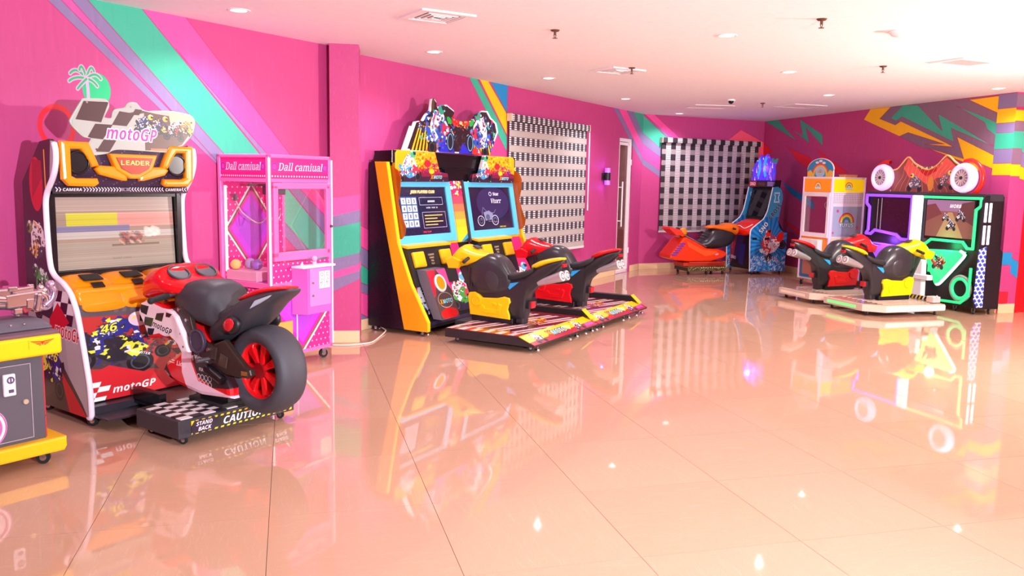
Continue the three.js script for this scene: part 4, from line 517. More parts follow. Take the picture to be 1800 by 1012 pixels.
{
  const t = thing('twin_racing_cabinet', 'twin racing arcade cabinet with yellow wings and two blue framed screens', 'arcade machine', XM.x, XM.z, XM.yaw);
  const X1 = 2.7, yw = std(0xf5a908, 0.35), yb = std(0xffd21a, 0.35), spark = std(0xffffff, 0.3, 0.2, { map: canvas(512, 1024, (x, w, h) => { x.fillStyle = '#1c0f1c'; x.fillRect(0, 0, w, h); speckle(x, w, h, 5200, ['#6a1a3c', '#2a5a3a', '#5a2a5a', '#a8a0a8'], 1, 3, 0.5); }) });
  const wing = [[0, 0.05], [0, 0.15], [-0.22, 0.536], [-0.385, 0.945], [-0.46, 1.38], [-0.535, 1.806], [-0.69, 1.806], [-0.618, 1.413], [-0.452, 0.7], [-0.3, 0.05]];
  for (const x of [0, X1]) { const w = part('side_wing', profX(wing, x, x + 0.055, { b: 0.004 }), yw, t); part('wing_face', profX([[0.004, 0.055], [0.004, 0.15], [-0.216, 0.538], [-0.381, 0.946], [-0.531, 1.8], [-0.545, 1.8], [-0.395, 0.945], [-0.23, 0.535], [-0.01, 0.15], [-0.01, 0.055]], x + 0.006, x + 0.049), yb, w); }
  const sp_ = [[-0.29, 0.05], [-0.45, 0.7], [-0.62, 1.413], [-0.68, 1.8], [-0.76, 1.8], [-0.775, 0.05]];
  for (const x of [0.002, X1 + 0.013]) { const g = profX(sp_, x, x + 0.04); puv(g, 'z', -0.8, -0.2, 'y', 0, 1.8); part('side_panel', g, spark, t); }
  for (const x of [0.05, X1 - 0.09]) part('shoulder', profX([[-0.76, 1.8], [-0.74, 1.88], [-0.66, 1.925], [-0.5, 1.93], [-0.5, 1.8]], x, x + 0.09, { b: 0.01 }), M.blackGloss, t);
  part('carcass', profX([[-0.3, 0.06], [-0.44, 0.62], [-0.47, 0.9], [-0.6, 1.61], [-0.62, 1.92], [-0.74, 1.92], [-0.76, 0.06]], 0.06, X1), M.black, t);
  // slanted yellow fascia behind the screens
  part('fascia', profX([[-0.43, 0.9], [-0.56, 1.61], [-0.585, 1.61], [-0.455, 0.9]], 0.056, X1), M.yellow, t);
  const sl = Math.atan2(-0.13, 0.71);   // lean of the screen plane
  const face = (g, x, y, off = 0) => g.rotateX(sl).translate(x, y, -0.43 - 0.183 * (y - 0.9) + off);
  const shots = [canvas(768, 512, (x, w, h) => {
    x.fillStyle = '#221c3a'; x.fillRect(0, 0, w, h); speckle(x, w, h, 400, ['#3a3060', '#181430'], 4, 20, 0.3); word(x, 'JOIN PLAYERS CLUB', 400, 48, 40, '#f0e0a0', { style: 'italic bold', stroke: '#8a7a4a', sw: 10 });
    x.fillStyle = '#2c4f8a'; x.fillRect(40, 100, 250, 330); '123456789*0#'.split('').forEach((c, i) => { x.fillStyle = '#b8c0d0'; x.fillRect(52 + (i % 3) * 80, 112 + ((i / 3) | 0) * 80, 68, 68); word(x, c, 86 + (i % 3) * 80, 148 + ((i / 3) | 0) * 80, 50, '#20243a'); });
    x.strokeStyle = '#b8c0d8'; x.lineWidth = 4; x.strokeRect(330, 110, 370, 80); word(x, '######', 515, 152, 30, '#e8ecf4'); word(x, 'ENTER   YOUR   ID', 515, 222, 22, '#c8ccd8'); x.strokeRect(350, 270, 370, 170); for (let i = 0; i < 4; i++) { x.fillStyle = '#d8c060'; x.fillRect(380, 300 + i * 34, 290 - (i % 2) * 90, 10); } word(x, 'FREE PLAY', 390, 482, 26, '#e83a30');
  }), canvas(768, 512, (x, w, h) => {
    x.fillStyle = '#221a38'; x.fillRect(0, 0, w, h); disc(x, 430, 190, 300, '#2e2850', 200); word(x, 'Star', 500, 80, 52, '#e8e4f4', { font: 'serif' }); ring(x, 395, 78, 22, 7, '#d8d4e8'); word(x, 'Vtorr', 480, 165, 78, '#f4f0fa', { font: 'serif', style: 'italic' });
    x.strokeStyle = '#b8bcd0'; x.lineWidth = 7; for (const [a, b, r] of [[170, 400, 58], [430, 400, 58]]) { ring(x, a, b, r, 9, '#b8bcd0'); ring(x, a, b, r * 0.5, 4, '#8488a0'); } x.beginPath(); x.moveTo(170, 400); x.lineTo(230, 240); x.lineTo(300, 300); x.lineTo(420, 310); x.lineTo(460, 270); x.stroke(); poly(x, [[230, 300], [330, 280], [400, 320], [380, 390], [250, 400]], '#7c80a0'); disc(x, 300, 360, 36, '#4c5070'); x.beginPath(); x.moveTo(300, 410); x.lineTo(470, 420); x.stroke(); word(x, 'FREE PLAY', 560, 486, 24, '#d8d040');
  })];
  [[0.05, 1.18], [1.47, 2.68]].forEach(([a, b], i) => {
    const w = b - a, fr = part('screen_frame', face(ext([[-w / 2, -0.345], [w / 2, -0.345], [w / 2, 0.345], [-w / 2, 0.345]], 0.03, 0, 0, 0, { holes: [[[-w / 2 + 0.1, -0.25], [w / 2 - 0.1, -0.25], [w / 2 - 0.1, 0.28], [-w / 2 + 0.1, 0.28]]], b: 0.004 }), (a + b) / 2, 1.265, 0.005), std(0x5cc4ee, 0.3), t);
    const sg = face(new THREE.PlaneGeometry(w - 0.2, 0.53), (a + b) / 2, 1.28, 0.016); part('game_screen', sg, std(0xffffff, 0.1, 0, { map: shots[i], emissive: 0xffffff, emissiveMap: shots[i], emissiveIntensity: 0.35 }), fr);
  });
  const cgeo = face(bx(0.22, 0.72, 0.02, 0, 0, 0), 1.325, 1.26, 0.012); puv(cgeo, 'x', 1.215, 1.435, 'y', 0.9, 1.62);
  part('centre_strip', cgeo, std(0xffffff, 0.35, 0, { map: canvas(160, 512, (x, w, h) => { for (let i = 0; i < 16; i++) { x.fillStyle = ['#d81a70', '#e8286c', '#f04860', '#f87850', '#fca040', '#fcc430', '#fad024', '#f8d428'][i >> 1]; x.fillRect(0, i * 32, w, 33); } for (let i = 0; i < 40; i++) disc(x, rnd() * w, rnd() * 120, 4 + rnd() * 12, ['#fff', '#f8d030', '#a01850'][i % 3]); poly(x, [[30, 512], [160, 440], [160, 512]], '#28a0c8'); poly(x, [[60, 512], [160, 480], [160, 512]], '#182838'); }) }), t);
  part('fascia_divider', face(bx(0.035, 0.74, 0.04, 0, 0, 0), 1.455, 1.26, 0.02), M.darkGrey, t);
  // marquee panels and dark hopper between them
  const mqTex = canvas(768, 280, (x, w, h) => { x.fillStyle = '#f0a010'; x.fillRect(0, 0, w, h); poly(x, [[0, 190], [300, 160], [560, 150], [768, 190], [768, 280], [0, 280]], '#7a1a38'); poly(x, [[0, 230], [768, 230], [768, 280], [0, 280]], '#3a1834'); busy(x, 420, 90, 300, 90, ['#ffd23c', '#f08a10', '#f8b828', '#e85c14'], 200, 1.8); busy(x, 520, 160, 180, 50, ['#d8202c', '#f04018', '#a8184c', '#5a2080'], 120, 1.6); rider(x, 190, 140, 300, { suit: '#f4f4f8', trim: '#c83048', bike: '#3c8ac0', lid: '#3aa878' }, -1, 0.1); disc(x, 440, 110, 50, '#d02030', 34); disc(x, 500, 180, 40, '#f0c020', 24); xmoto(x, 570, 232, 44); });
  const mqMat = std(0xffffff, 0.3, 0, { map: mqTex }), mq = [[0.1, 1.6], [1.12, 1.605], [1.09, 1.7], [0.93, 1.715], [0.83, 1.935], [0.14, 1.935], [0.1, 1.9]];
  const m1 = ext(mq, 0.05, 0, 0, -0.54, { b: 0.006 }); puv(m1, 'x', 0.1, 1.12, 'y', 1.6, 1.935); part('marquee_panel', m1, mqMat, t);
  const m2 = ext(mq.map(([x, y]) => [2.76 - x * 1.02, y]), 0.05, 0, 0, -0.54, { b: 0.006 }); puv(m2, 'x', 1.62, 2.66, 'y', 1.6, 1.935); part('marquee_panel', m2, mqMat, t);
  part('speaker_hopper', [bx(1.2, 0.16, 0.06, 1.37, 1.85, -0.6), bx(0.72, 0.012, 0.1, 1.37, 1.755, -0.56), bx(0.5, 0.16, 0.05, 1.38, 1.67, -0.585)], M.blackGloss, t);
  for (let i = 0; i < 10; i++) part('panel_rivet', sp(0.008, 0.2 + i * 0.265, 1.615, -0.49, { s: 8, t: 6 }), M.chrome, t);
  // cut-out header board
  const hd = [[0.33, 1.938], [2.1, 1.945], [2.295, 2.245], [2.25, 2.35], [2.113, 2.409], [2.03, 2.485], [1.9, 2.48], [1.758, 2.421], [1.67, 2.34], [1.56, 2.33], [1.443, 2.318], [1.36, 2.33], [1.274, 2.33], [1.272, 2.43], [1.12, 2.485], [1.0, 2.475], [0.92, 2.44], [0.91, 2.5], [0.86, 2.535], [0.815, 2.52], [0.79, 2.4], [0.7, 2.34], [0.644, 2.277], [0.5, 2.25]];
  const hg = ext(hd, 0.025, 0, 0, -0.56); puv(hg, 'x', 0.33, 2.3, 'y', 1.93, 2.54);
  const hart = canvas(1536, 480, (x, w, h) => {
    x.fillStyle = '#fdf6fa'; x.fillRect(0, 0, w, h); poly(x, hd.map(([a, b]) => [((a - 1.3) * 0.965 + 1.3 - 0.33) / 1.97 * w, h - ((b - 2.2) * 0.94 + 2.2 - 1.93) / 0.61 * h]), '#2a1420');
    for (let i = 0; i < 10; i++) poly(x, [[60 + i * 26, 470], [120 + i * 26, 470], [230 + i * 16, 250], [180 + i * 16, 250]], i % 2 ? '#e8b010' : '#2a1810'); for (let i = 0; i < 10; i++) poly(x, [[w - 60 - i * 26, 470], [w - 120 - i * 26, 470], [w - 230 - i * 16, 250], [w - 180 - i * 16, 250]], i % 2 ? '#e8b010' : '#2a1810');
    poly(x, [[480, 470], [760, 470], [700, 380], [520, 360]], '#2a2ac8'); poly(x, [[1060, 470], [820, 470], [880, 380], [1040, 360]], '#2a2ac8'); poly(x, [[300, 470], [480, 470], [520, 370], [400, 330]], '#d83020'); poly(x, [[1240, 470], [1060, 470], [1040, 370], [1140, 330]], '#d83020');
    busy(x, 480, 260, 300, 190, ['#2a58c8', '#e8ecfa', '#c02c50', '#1c1c38', '#2858b8', '#1c2c68', '#2ca878'], 200, 2.4); busy(x, 1200, 270, 280, 180, ['#2a58c8', '#e8ecfa', '#c02c50', '#1c1c38', '#2858b8', '#1c2c68', '#2ca878'], 200, 2.4); rider(x, 500, 250, 420, { suit: '#dfe6fa', trim: '#c02c50', bike: '#2450b8', lid: '#28a080', skin: '#4a90e0' }, -1, 0.25); rider(x, 1180, 260, 420, { suit: '#dfe6fa', trim: '#c02c50', bike: '#2450b8', lid: '#28a080', skin: '#4a90e0' }, 1, 0.25);
    for (const d of [-1, 1]) { disc(x, 850 + d * 70, 160, 80, '#d8202c', 60, d * 0.4); disc(x, 850 + d * 190, 180, 46, '#20b040', 26, d * -0.6); disc(x, 850 + d * 170, 370, 60, '#20222c', 90); ring(x, 850 + d * 170, 370, 44, 10, '#68a8e0', 70); } busy(x, 850, 170, 130, 70, ['#d8202c', '#f04838', '#8a1018', '#f4c860'], 110, 1.5); disc(x, 850, 190, 26, '#f0d090', 16); busy(x, 850, 330, 90, 110, ['#2a2028', '#4a3a44', '#181420'], 90, 1.5);
    disc(x, 400, 60, 24, '#5a4030', 60, 0.15); for (let i = 0; i < 8; i++) star(x, 330 + rnd() * 300, 60 + rnd() * 200, 10, i % 2 ? '#c82848' : '#ffffff');
  });
  part('header_board', hg, std(0xffffff, 0.3, 0, { map: hart }), t);
  part('header_prop', [bar([0.35, 1.92, -0.6], [0.48, 2.2, -0.58], 0.014)], M.white, t);
  // amber side blinkers
  const amber = phys(0xd9761a, 0.15, { transmission: 0.6, thickness: 0 });
  for (const x of [0.062, X1 - 0.006]) part('side_blinker', profX([[-0.6, 1.79], [-0.52, 1.77], [-0.43, 1.72], [-0.395, 1.65], [-0.4, 1.52], [-0.425, 1.385], [-0.38, 1.25], [-0.325, 1.13], [-0.335, 1.05], [-0.375, 1.0], [-0.45, 0.99], [-0.5, 1.2], [-0.55, 1.5]], x, x + 0.008, { b: 0.002 }), amber, t);
  // lower fronts
  const pinkTex = canvas(512, 512, (x, w, h) => { x.fillStyle = '#e81c70'; x.fillRect(0, 0, w, h); busy(x, 256, 400, 260, 110, ['#3a2c80', '#48a040', '#f0f0fa', '#d83050', '#2c1c40'], 160, 1.6); poly(x, [[0, 300], [w, 360], [w, h], [0, h]], '#2c1c40'); rider(x, 130, 330, 330, { suit: '#f0f0fa', trim: '#40b0d0', bike: '#3c2c88', lid: '#2a9a5a' }, -1); rider(x, 400, 330, 260, { suit: '#f4f0f8', trim: '#d83050', bike: '#48a040', lid: '#60b8e0' }, -1); });
  [[0.06, 1.2], [1.48, 2.7]].forEach(([a, b], k) => {
    const lp = profX([[-0.06, 0.1], [-0.42, 0.9], [-0.45, 0.9], [-0.1, 0.1]], a, b); puv(lp, 'x', a, b, 'y', 0.1, 0.9); part('lower_panel', lp, std(0xffffff, 0.35, 0, { map: pinkTex }), t);
    const p = part('button_panel', profX([[-0.18, 0.5], [-0.315, 0.9], [-0.44, 0.93], [-0.28, 0.5]], a + 0.0, a + 0.82), M.black, t), q = Math.atan2(-0.135, 0.4);
    const on = (x, y, g, o = 0) => g.rotateX(q).translate(x, y, -0.18 - 0.3375 * (y - 0.5) + o);
    for (const x of [a + 0.15, a + 0.66]) part('square_button', on(x, 0.78, bx(0.2, 0.17, 0.04, 0, 0, 0, { r: 0.015 }), 0.016), std(0xf2bc10, 0.25), p);
    const tg = on(a + 0.405, 0.77, bx(0.22, 0.14, 0.004, 0, 0, 0), 0.002); puv(tg, 'x', a + 0.295, a + 0.515, 'y', 0.7, 0.84); part('button_legend', tg, std(0xffffff, 0.4, 0, { map: canvas(256, 160, (x) => { x.fillStyle = '#1a151a'; x.fillRect(0, 0, 256, 160); ['VIEWPORT', 'CHANGE', 'FREE', 'PLAY'].forEach((s, i) => word(x, s, 128, 26 + i * 36, 28, '#e8cfa0', { font: 'monospace' })); }) }), p);
    part('panel_top', profX([[-0.3, 0.9], [-0.3, 0.925], [-0.45, 0.945], [-0.45, 0.92]], a, a + 0.82), M.yellow, t);
    const cx = a + 0.2 + 0.05, wd = part('coin_chute', profX([[0.09, 0.17], [-0.12, 0.68], [-0.26, 0.68], [-0.02, 0.17]], cx - 0.17, cx + 0.17), std(0x6a6472, 0.4), t), r = Math.atan2(-0.21, 0.51);
    const cf = bx(0.335, 0.54, 0.008, 0, 0, 0).rotateX(r).translate(cx, 0.425, -0.012); puv(cf, 'x', cx - 0.17, cx + 0.17, 'y', 0.17, 0.68);
    part('chute_face', cf, std(0xffffff, 0.3, 0, { map: canvas(256, 400, (x, w, h) => { x.fillStyle = '#5a4440'; x.fillRect(0, 0, w, h); poly(x, [[0, 0], [110, 0], [20, 200], [0, 220]], '#d8203c'); poly(x, [[120, 0], [256, 0], [256, 180]], '#f058a8'); disc(x, 130, 360, 120, '#d81c20', 46); ring(x, 128, 250, 100, 5, '#c0b0b0', 60); xmoto(x, 130, 260, 46); }) }), wd);
    part('coin_disc', [tor(0.085, 0.014, 0, 0, 0, { s: 36 }).rotateX(r).translate(cx, 0.535, -0.052)], M.white, wd); part('coin_plate', cy(0.08, 0.08, 0.012, 0, 0, 0, { rx: Math.PI / 2, s: 32 }).rotateX(r).translate(cx, 0.535, -0.052), std(0xeaa418, 0.35), wd);
  });
  part('base', [bx(X1 - 0.06, 0.06, 0.62, X1 / 2 + 0.03, 0.085, -0.44), bx(X1 - 0.2, 0.12, 0.05, X1 / 2 + 0.03, 0.12, -0.1)], M.black, t);
  for (const [x, z] of [[0.03, -0.08], [0.03, -0.7], [1.35, -0.2], [2.72, -0.08], [2.72, -0.7]]) { caster(t, x, z, 0.055, 0.7); foot(t, x + (x > 2 ? -0.09 : 0.09), z, 0.055); }
}
{ // shared platform
  const t = thing('twin_ride_platform', 'long low platform with yellow racing graphics under two motorbikes', 'platform', XM.x, XM.z, XM.yaw);
  const X0 = -0.115, X1 = 2.94, Z0 = 0.3, Z1 = 1.321, ZT = 1.15;
  part('deck', profX([[Z0, 0.06], [Z1, 0.06], [Z1, 0.075], [ZT, 0.145], [Z0, 0.145]], X0, X1), std(0x2a2228, 0.45), t);
  const deckTex = canvas(1024, 768, (x, w, h) => { x.fillStyle = '#8a2030'; x.fillRect(0, 0, w, h); for (let i = 0; i < 15; i++) { poly(x, [[-200 + i * 100, h - 90], [-140 + i * 100, h - 90], [260 + i * 100, 80], [200 + i * 100, 80]], i % 3 ? '#e8d8d8' : '#4a3440'); } for (let i = 0; i < 12; i++) { x.fillStyle = i % 2 ? ['#c01c28', '#a06030', '#b84c18'][i % 3] : '#f4d4d0'; x.fillRect(i * 86, h - 88, 86, 80); } rider(x, 700, 330, 320, { suit: '#f0a020', trim: '#c83020', bike: '#806070' }); disc(x, 500, 420, 120, '#c81828', 40); });
  const dm = std(0xffffff, 0.18, 0, { map: deckTex });
  for (const [a, b] of [[X0, 1.37], [1.45, X1]]) { const g = bx(b - a - 0.02, 0.006, ZT - Z0 - 0.02, (a + b) / 2, 0.148, (Z0 + ZT) / 2); puv(g, 'z', Z0, ZT, 'x', a, b); part('deck_graphic', g, dm, t); }
  const rampTex = canvas(1024, 128, (x, w, h) => { x.fillStyle = '#f2bc10'; x.fillRect(0, 0, w, h); poly(x, [[0, h], [0, 90], [w, 70], [w, h]], '#a82038'); rider(x, 150, 60, 130, { suit: '#e8e8f0', trim: '#d83048', bike: '#3a3440' }); rider(x, 760, 60, 130, { suit: '#f4f4f8', trim: '#b82c50', bike: '#3a3440' }); xmoto(x, 440, 62, 72); poly(x, [[560, 20], [680, 40], [620, 90]], '#f8e890'); word(x, 'RIDER', 920, 92, 44, '#c060e8', { style: 'italic bold' }); disc(x, 320, 90, 40, '#d82820', 20); });
  const rm = std(0xffffff, 0.25, 0, { map: rampTex });
  const len = Math.hypot(ZT - Z1, 0.07), ang = Math.atan2(0.07, Z1 - ZT);
  for (const [a, b] of [[X0, 1.4], [1.41, X1]]) { const g = bx(b - a - 0.01, 0.006, len, 0, 0, 0); puv(g, 'x', -(b - a) / 2, (b - a) / 2, 'z', len / 2, -len / 2); g.rotateX(ang).translate((a + b) / 2, 0.113, (ZT + Z1) / 2); part('ramp_graphic', g, rm, t); }
  for (const [a, b] of [[1.36, 1.46], [X1 - 0.1, X1]]) { const k = part('divider_kerb', profX([[Z0, 0.145], [ZT + 0.06, 0.145], [ZT - 0.02, 0.215], [Z0, 0.215]], a, b), M.black, t); const e = bx(b - a, 0.005, 0.15, 0, 0, 0); puv(e, 'x', -0.05, 0.05, 'z', 0.15, -0.15); part('kerb_graphic', e.rotateX(0.72).translate((a + b) / 2, 0.176, ZT + 0.04), std(0xf2bc10, 0.3), k); }
  part('link_arm', [bx(0.3, 0.05, 0.22, 0.55, 0.11, 0.19)], M.darkGrey, t); part('link_arm', [bx(0.3, 0.05, 0.22, 2.05, 0.11, 0.19)], M.darkGrey, t);
  for (const x of [0.0, 0.9, 1.3, 1.6, 2.4, 2.85]) { caster(t, x, Z1 - 0.1, 0.062, 0.75); foot(t, x + 0.07, Z1 - 0.06, 0.062); caster(t, x, Z0 + 0.08, 0.062, 0.75); }
}
{ const a = xm(0.55, 0.53), b = xm(2.05, 0.53);
  smallBike('black ride motorbike with yellow engine cover on the long yellow platform', a[0], 0.151, a[1], XM.yaw, 0xf4c008, 0xe8bc10);
  smallBike('black ride motorbike with red engine cover beside the tall roller blind', b[0], 0.151, b[1], XM.yaw, 0xd8101c, 0xc8141c); }
// ---------- twin motocross cabinet with purple and green light frames ----------
const MC = { x: 5.74, z: -11.88, yaw: -72 * Math.PI / 180 };
const mc = (x, z) => { const c = Math.cos(MC.yaw), s = Math.sin(MC.yaw); return [MC.x + c * x + s * z, MC.z - s * x + c * z]; };
const glow = (c, k = 1.2) => std(c, 0.35, 0, { emissive: c, emissiveIntensity: k });
const emblemMat = (t) => std(0xffffff, 0.35, 0, { map: t, emissive: 0xffffff, emissiveMap: t, emissiveIntensity: 0.55 });
const ledPurple = glow(0x8a4af0, 0.9), ledGreen = glow(0x2ee08a, 0.7), ledWhite = glow(0xf4e8ff, 0.9);
{
  const t = thing('motocross_twin_cabinet', 'twin black motocross cabinet with purple and green light frames and wheel header', 'arcade machine', MC.x, MC.z, MC.yaw);
  const noisy = std(0xffffff, 0.4, 0, { map: canvas(512, 512, (x, w, h) => { x.fillStyle = '#1a1216'; x.fillRect(0, 0, w, h); speckle(x, w, h, 3000, ['#4a2030', '#5a4a2a', '#2a4a3a'], 1, 3, 0.5); }) });
  part('carcass', profX([[-0.02, 0.08], [-0.02, 1.55], [-0.36, 1.55], [-0.38, 0.08]], -1.05, 1.05), noisy, t);
  for (const x of [-1.075, 1.05]) part('side_panel', profX([[0.0, 0.08], [0.03, 0.2], [0.02, 1.5], [-0.02, 1.56], [-0.3, 1.56], [-0.3, 0.9], [-0.39, 0.82], [-0.39, 0.07]], x, x + 0.025), M.black, t);
  part('visor', [bx(2.15, 0.03, 0.3, 0, 1.565, -0.16), bx(0.16, 0.08, 0.22, 1.0, 1.53, -0.2)], M.darkGrey, t);
  const pole = (pts, r, m, name, closed = false) => part(name, tube(pts, r, pts.length * 8, 8, closed), m, t);
  const fl = (pts, d, m, name) => part(name, ext(pts, d, 0, 0, 0, { b: 0.004 }), m, t);
  // light frames as mitred strips
  const strip = (pts, w, m, name) => { const g = []; for (let i = 0; i < pts.length - 1; i++) { const [a, b] = [pts[i], pts[i + 1]], l = Math.hypot(b[0] - a[0], b[1] - a[1]) + w * 0.7; g.push(bx(l, w, 0.03, 0, 0, 0, { r: 0.008 }).rotateZ(Math.atan2(b[1] - a[1], b[0] - a[0])).translate((a[0] + b[0]) / 2, (a[1] + b[1]) / 2, 0.012)); } return part(name, g, m, t); };
  strip([[-0.14, 1.52], [-1.05, 1.52], [-1.05, 1.4], [-0.98, 1.34], [-0.98, 1.0], [-1.02, 0.94], [-0.92, 0.94], [-0.84, 1.0], [-0.4, 0.96], [-0.3, 0.9], [-0.14, 0.9], [-0.14, 1.52]], 0.042, ledPurple, 'light_frame_purple');
  strip([[0.09, 1.52], [1.04, 1.52], [1.04, 1.42], [0.97, 1.37], [0.97, 0.86], [0.88, 0.86], [0.8, 0.94], [0.26, 0.94], [0.16, 0.87], [0.09, 0.87]], 0.036, ledGreen, 'light_frame_green');
  strip([[0.97, 0.6], [0.97, 0.24], [0.84, 0.13], [0.5, 0.12]], 0.034, ledGreen, 'light_strip_green');
  strip([[-0.98, 0.6], [-0.98, 0.24], [-0.86, 0.13], [-0.55, 0.12]], 0.034, ledPurple, 'light_strip_purple');
  part('centre_light_column', bx(0.17, 1.42, 0.06, -0.025, 0.83, 0.02, { r: 0.02 }), ledWhite, t);
  // screens
  const s1 = canvas(512, 320, (x, w, h) => { x.fillStyle = '#2a0c1c'; x.fillRect(0, 0, w, h); x.fillStyle = '#0c080c'; x.fillRect(0, 0, 150, h); x.fillStyle = '#8a8088'; x.fillRect(70, 10, 10, 290); x.fillRect(120, 0, 14, 300); speckle(x, w, h, 300, ['#5a2038', '#401428'], 2, 6, 0.5); });
  const s2 = canvas(640, 400, (x, w, h) => { x.fillStyle = '#8a6a90'; x.fillRect(0, 0, w, 150); x.fillStyle = '#7c5048'; x.fillRect(0, 120, w, 280); poly(x, [[0, 60], [120, 40], [220, 150], [0, 240]], '#6a3c3c'); poly(x, [[480, 30], [640, 0], [640, 260], [420, 170]], '#5c3438'); poly(x, [[300, 130], [360, 130], [520, 400], [160, 400]], '#a08060'); for (const [a, b, s] of [[270, 180, 90], [350, 260, 130], [470, 160, 130]]) rider(x, a, b, s, { suit: '#3c3050', trim: '#e0e0e8', bike: '#30242c', lid: '#8a8ab0' }); word(x, 'MORB', 390, 62, 52, '#f4ecf4', { style: 'italic bold', stroke: '#70607c', sw: 5 }); });
  for (const [a, b, m] of [[-0.94, -0.17, s1], [0.12, 0.94, s2]]) { const f = part('screen_bezel', bx(b - a + 0.02, 0.56, 0.02, (a + b) / 2, 1.225, -0.012), M.blackGloss, t); part('game_screen', new THREE.PlaneGeometry(b - a - 0.02, 0.5).translate((a + b) / 2, 1.235, 0.001), std(0xffffff, 0.12, 0, { map: m, emissive: 0xffffff, emissiveMap: m, emissiveIntensity: 0.4 }), f); }
  // lit rounded triangles
  const tri = (m) => [[0.14, 0.76], [0.2, 0.8], [0.78, 0.82], [0.84, 0.79], [0.83, 0.73], [0.5, 0.37], [0.42, 0.33], [0.36, 0.36]].map(([x, y]) => [m * x + (m < 0 ? -0.05 : 0.02), y]);
  const tg = part('triangle_light_green', ext(tri(1), 0.05, 0, 0, -0.01, { b: 0.018, smooth: true }), glow(0x35f08c, 0.55), t);
  part('triangle_light_purple', ext(tri(-1).reverse(), 0.05, 0, 0, -0.01, { b: 0.018, smooth: true }), glow(0x8c50f8, 0.7), t);
  part('triangle_edge', tube(tri(1).slice(2, 7).map(([x, y]) => [x, y, 0.035]), 0.02, 40, 8), ledWhite, tg);
  const em = new THREE.PlaneGeometry(0.34, 0.3).translate(0.44, 0.64, 0.0415); part('emblem_light', em, emblemMat(canvas(256, 224, (x) => { x.fillStyle = '#35f08c'; x.fillRect(0, 0, 256, 224); for (let k = 0; k < 9; k++) poly(x, [[128, 190], [20 + k * 26, 20 + (k % 3) * 34], [40 + k * 24, 110]], k % 2 ? '#d82018' : '#a81410'); rider(x, 128, 110, 150, { suit: '#402018', trim: '#c83020', bike: '#201814', lid: '#30201c' }); })), tg);
  // ring speakers
  for (const [x, m] of [[0.82, ledGreen], [-0.82, ledPurple]]) { const r = part('speaker_ring_light', tor(0.13, 0.022, x, 0.32, 0.01, { s: 40 }), m, t); part('tread_ring', tor(0.165, 0.022, x, 0.32, 0.0, { s: 24, t: 6 }), std(0x9aa89c, 0.4), r); part('speaker_cone', cy(0.12, 0.12, 0.02, x, 0.32, -0.008, { rx: Math.PI / 2, s: 32 }), M.black, r); }
  // side decals on the right end: light tubes and blue checks
  const ck = profX([[-0.02, 0.1], [0.04, 0.2], [0.02, 0.86], [-0.1, 0.9], [-0.12, 0.1]], 1.075, 1.082); puv(ck, 'z', -0.12, 0.04, 'y', 0.1, 0.9);
  part('check_decal', ck, std(0xffffff, 0.3, 0, { map: canvas(128, 640, (x, w, h) => { x.fillStyle = '#f4f0fa'; x.fillRect(0, 0, w, h); for (let j = 0; j < 16; j++) for (let i = 0; i < 3; i++) poly(x, [[i * 60 - 4 - (j % 2) * 30, j * 42 + 26], [i * 60 + 22 - (j % 2) * 30, j * 42], [i * 60 + 50 - (j % 2) * 30, j * 42 + 18], [i * 60 + 24 - (j % 2) * 30, j * 42 + 44]], '#2848d0'); }) }), t);
  for (const z of [-0.035, -0.11]) for (const y of [1.05, 1.34]) part('side_light_tube', bx(0.012, 0.25, 0.04, 1.08, y, z, { r: 0.005 }), ledWhite, t);
  // header: cloth-like printed board between two glowing wheels
  const hb = [[-0.68, 1.58], [0.66, 1.58], [0.56, 1.82], [0.5, 1.93], [0.36, 2.05], [0.3, 2.075], [0.24, 2.03], [0.1, 1.92], [0.0, 1.89], [-0.13, 1.9], [-0.26, 1.98], [-0.36, 2.06], [-0.4, 2.065], [-0.47, 2.0], [-0.58, 1.9], [-0.72, 1.88], [-0.62, 1.8]];
  const hg = ext(hb, 0.03, 0, 0, -0.12, { b: 0.004 }); puv(hg, 'x', -0.7, 0.7, 'y', 1.57, 2.08);
  const hbd = part('header_board', hg, std(0xffffff, 0.35, 0, { map: canvas(1024, 384, (x, w, h) => { x.fillStyle = '#8a4440'; x.fillRect(0, 0, w, h); poly(x, [[180, 120], [230, 10], [330, 90], [480, 190], [640, 90], [740, 10], [860, 100], [880, 200], [640, 220], [500, 290], [330, 190], [260, 220]], '#e05a4c'); poly(x, [[360, 60], [500, 130], [640, 60], [620, 150], [500, 210], [400, 150]], '#c01c18'); x.strokeStyle = '#e0a898'; x.lineWidth = 3; for (let k = 0; k < 12; k++) { x.beginPath(); x.moveTo(60 + k * 80, 370); x.bezierCurveTo(100 + k * 70, 240, 200 + k * 40, 260, 180 + k * 64, 90); x.stroke(); } rider(x, 340, 270, 200, { suit: '#58607c', trim: '#c8c0d0', bike: '#5c4a58' }); rider(x, 760, 240, 200, { suit: '#7c6878', trim: '#d86050', bike: '#5c4a58' }, -1); disc(x, 560, 280, 40, '#d88838', 80); }) }), t);
  part('header_edge', tube([[-0.74, 1.89, -0.1], [-0.58, 1.92, -0.1], [-0.4, 2.08, -0.1], [-0.26, 1.99, -0.1], [-0.02, 1.9, -0.1], [0.15, 1.96, -0.1], [0.31, 2.09, -0.1], [0.46, 2.0, -0.1], [0.6, 1.92, -0.1]], 0.014, 70, 6), std(0xf0b070, 0.4), hbd);
  for (let k = 0; k < 13; k++) { const a = -0.3 + k * 0.045, y = 1.9 + 0.9 * (a + 0.03) * (a + 0.03); part('fringe_tab', bx(0.016, 0.034, 0.01, a, y + 0.02, -0.095), k % 2 ? std(0x2e9c54, 0.4) : std(0xf4e0a0, 0.4), hbd); }
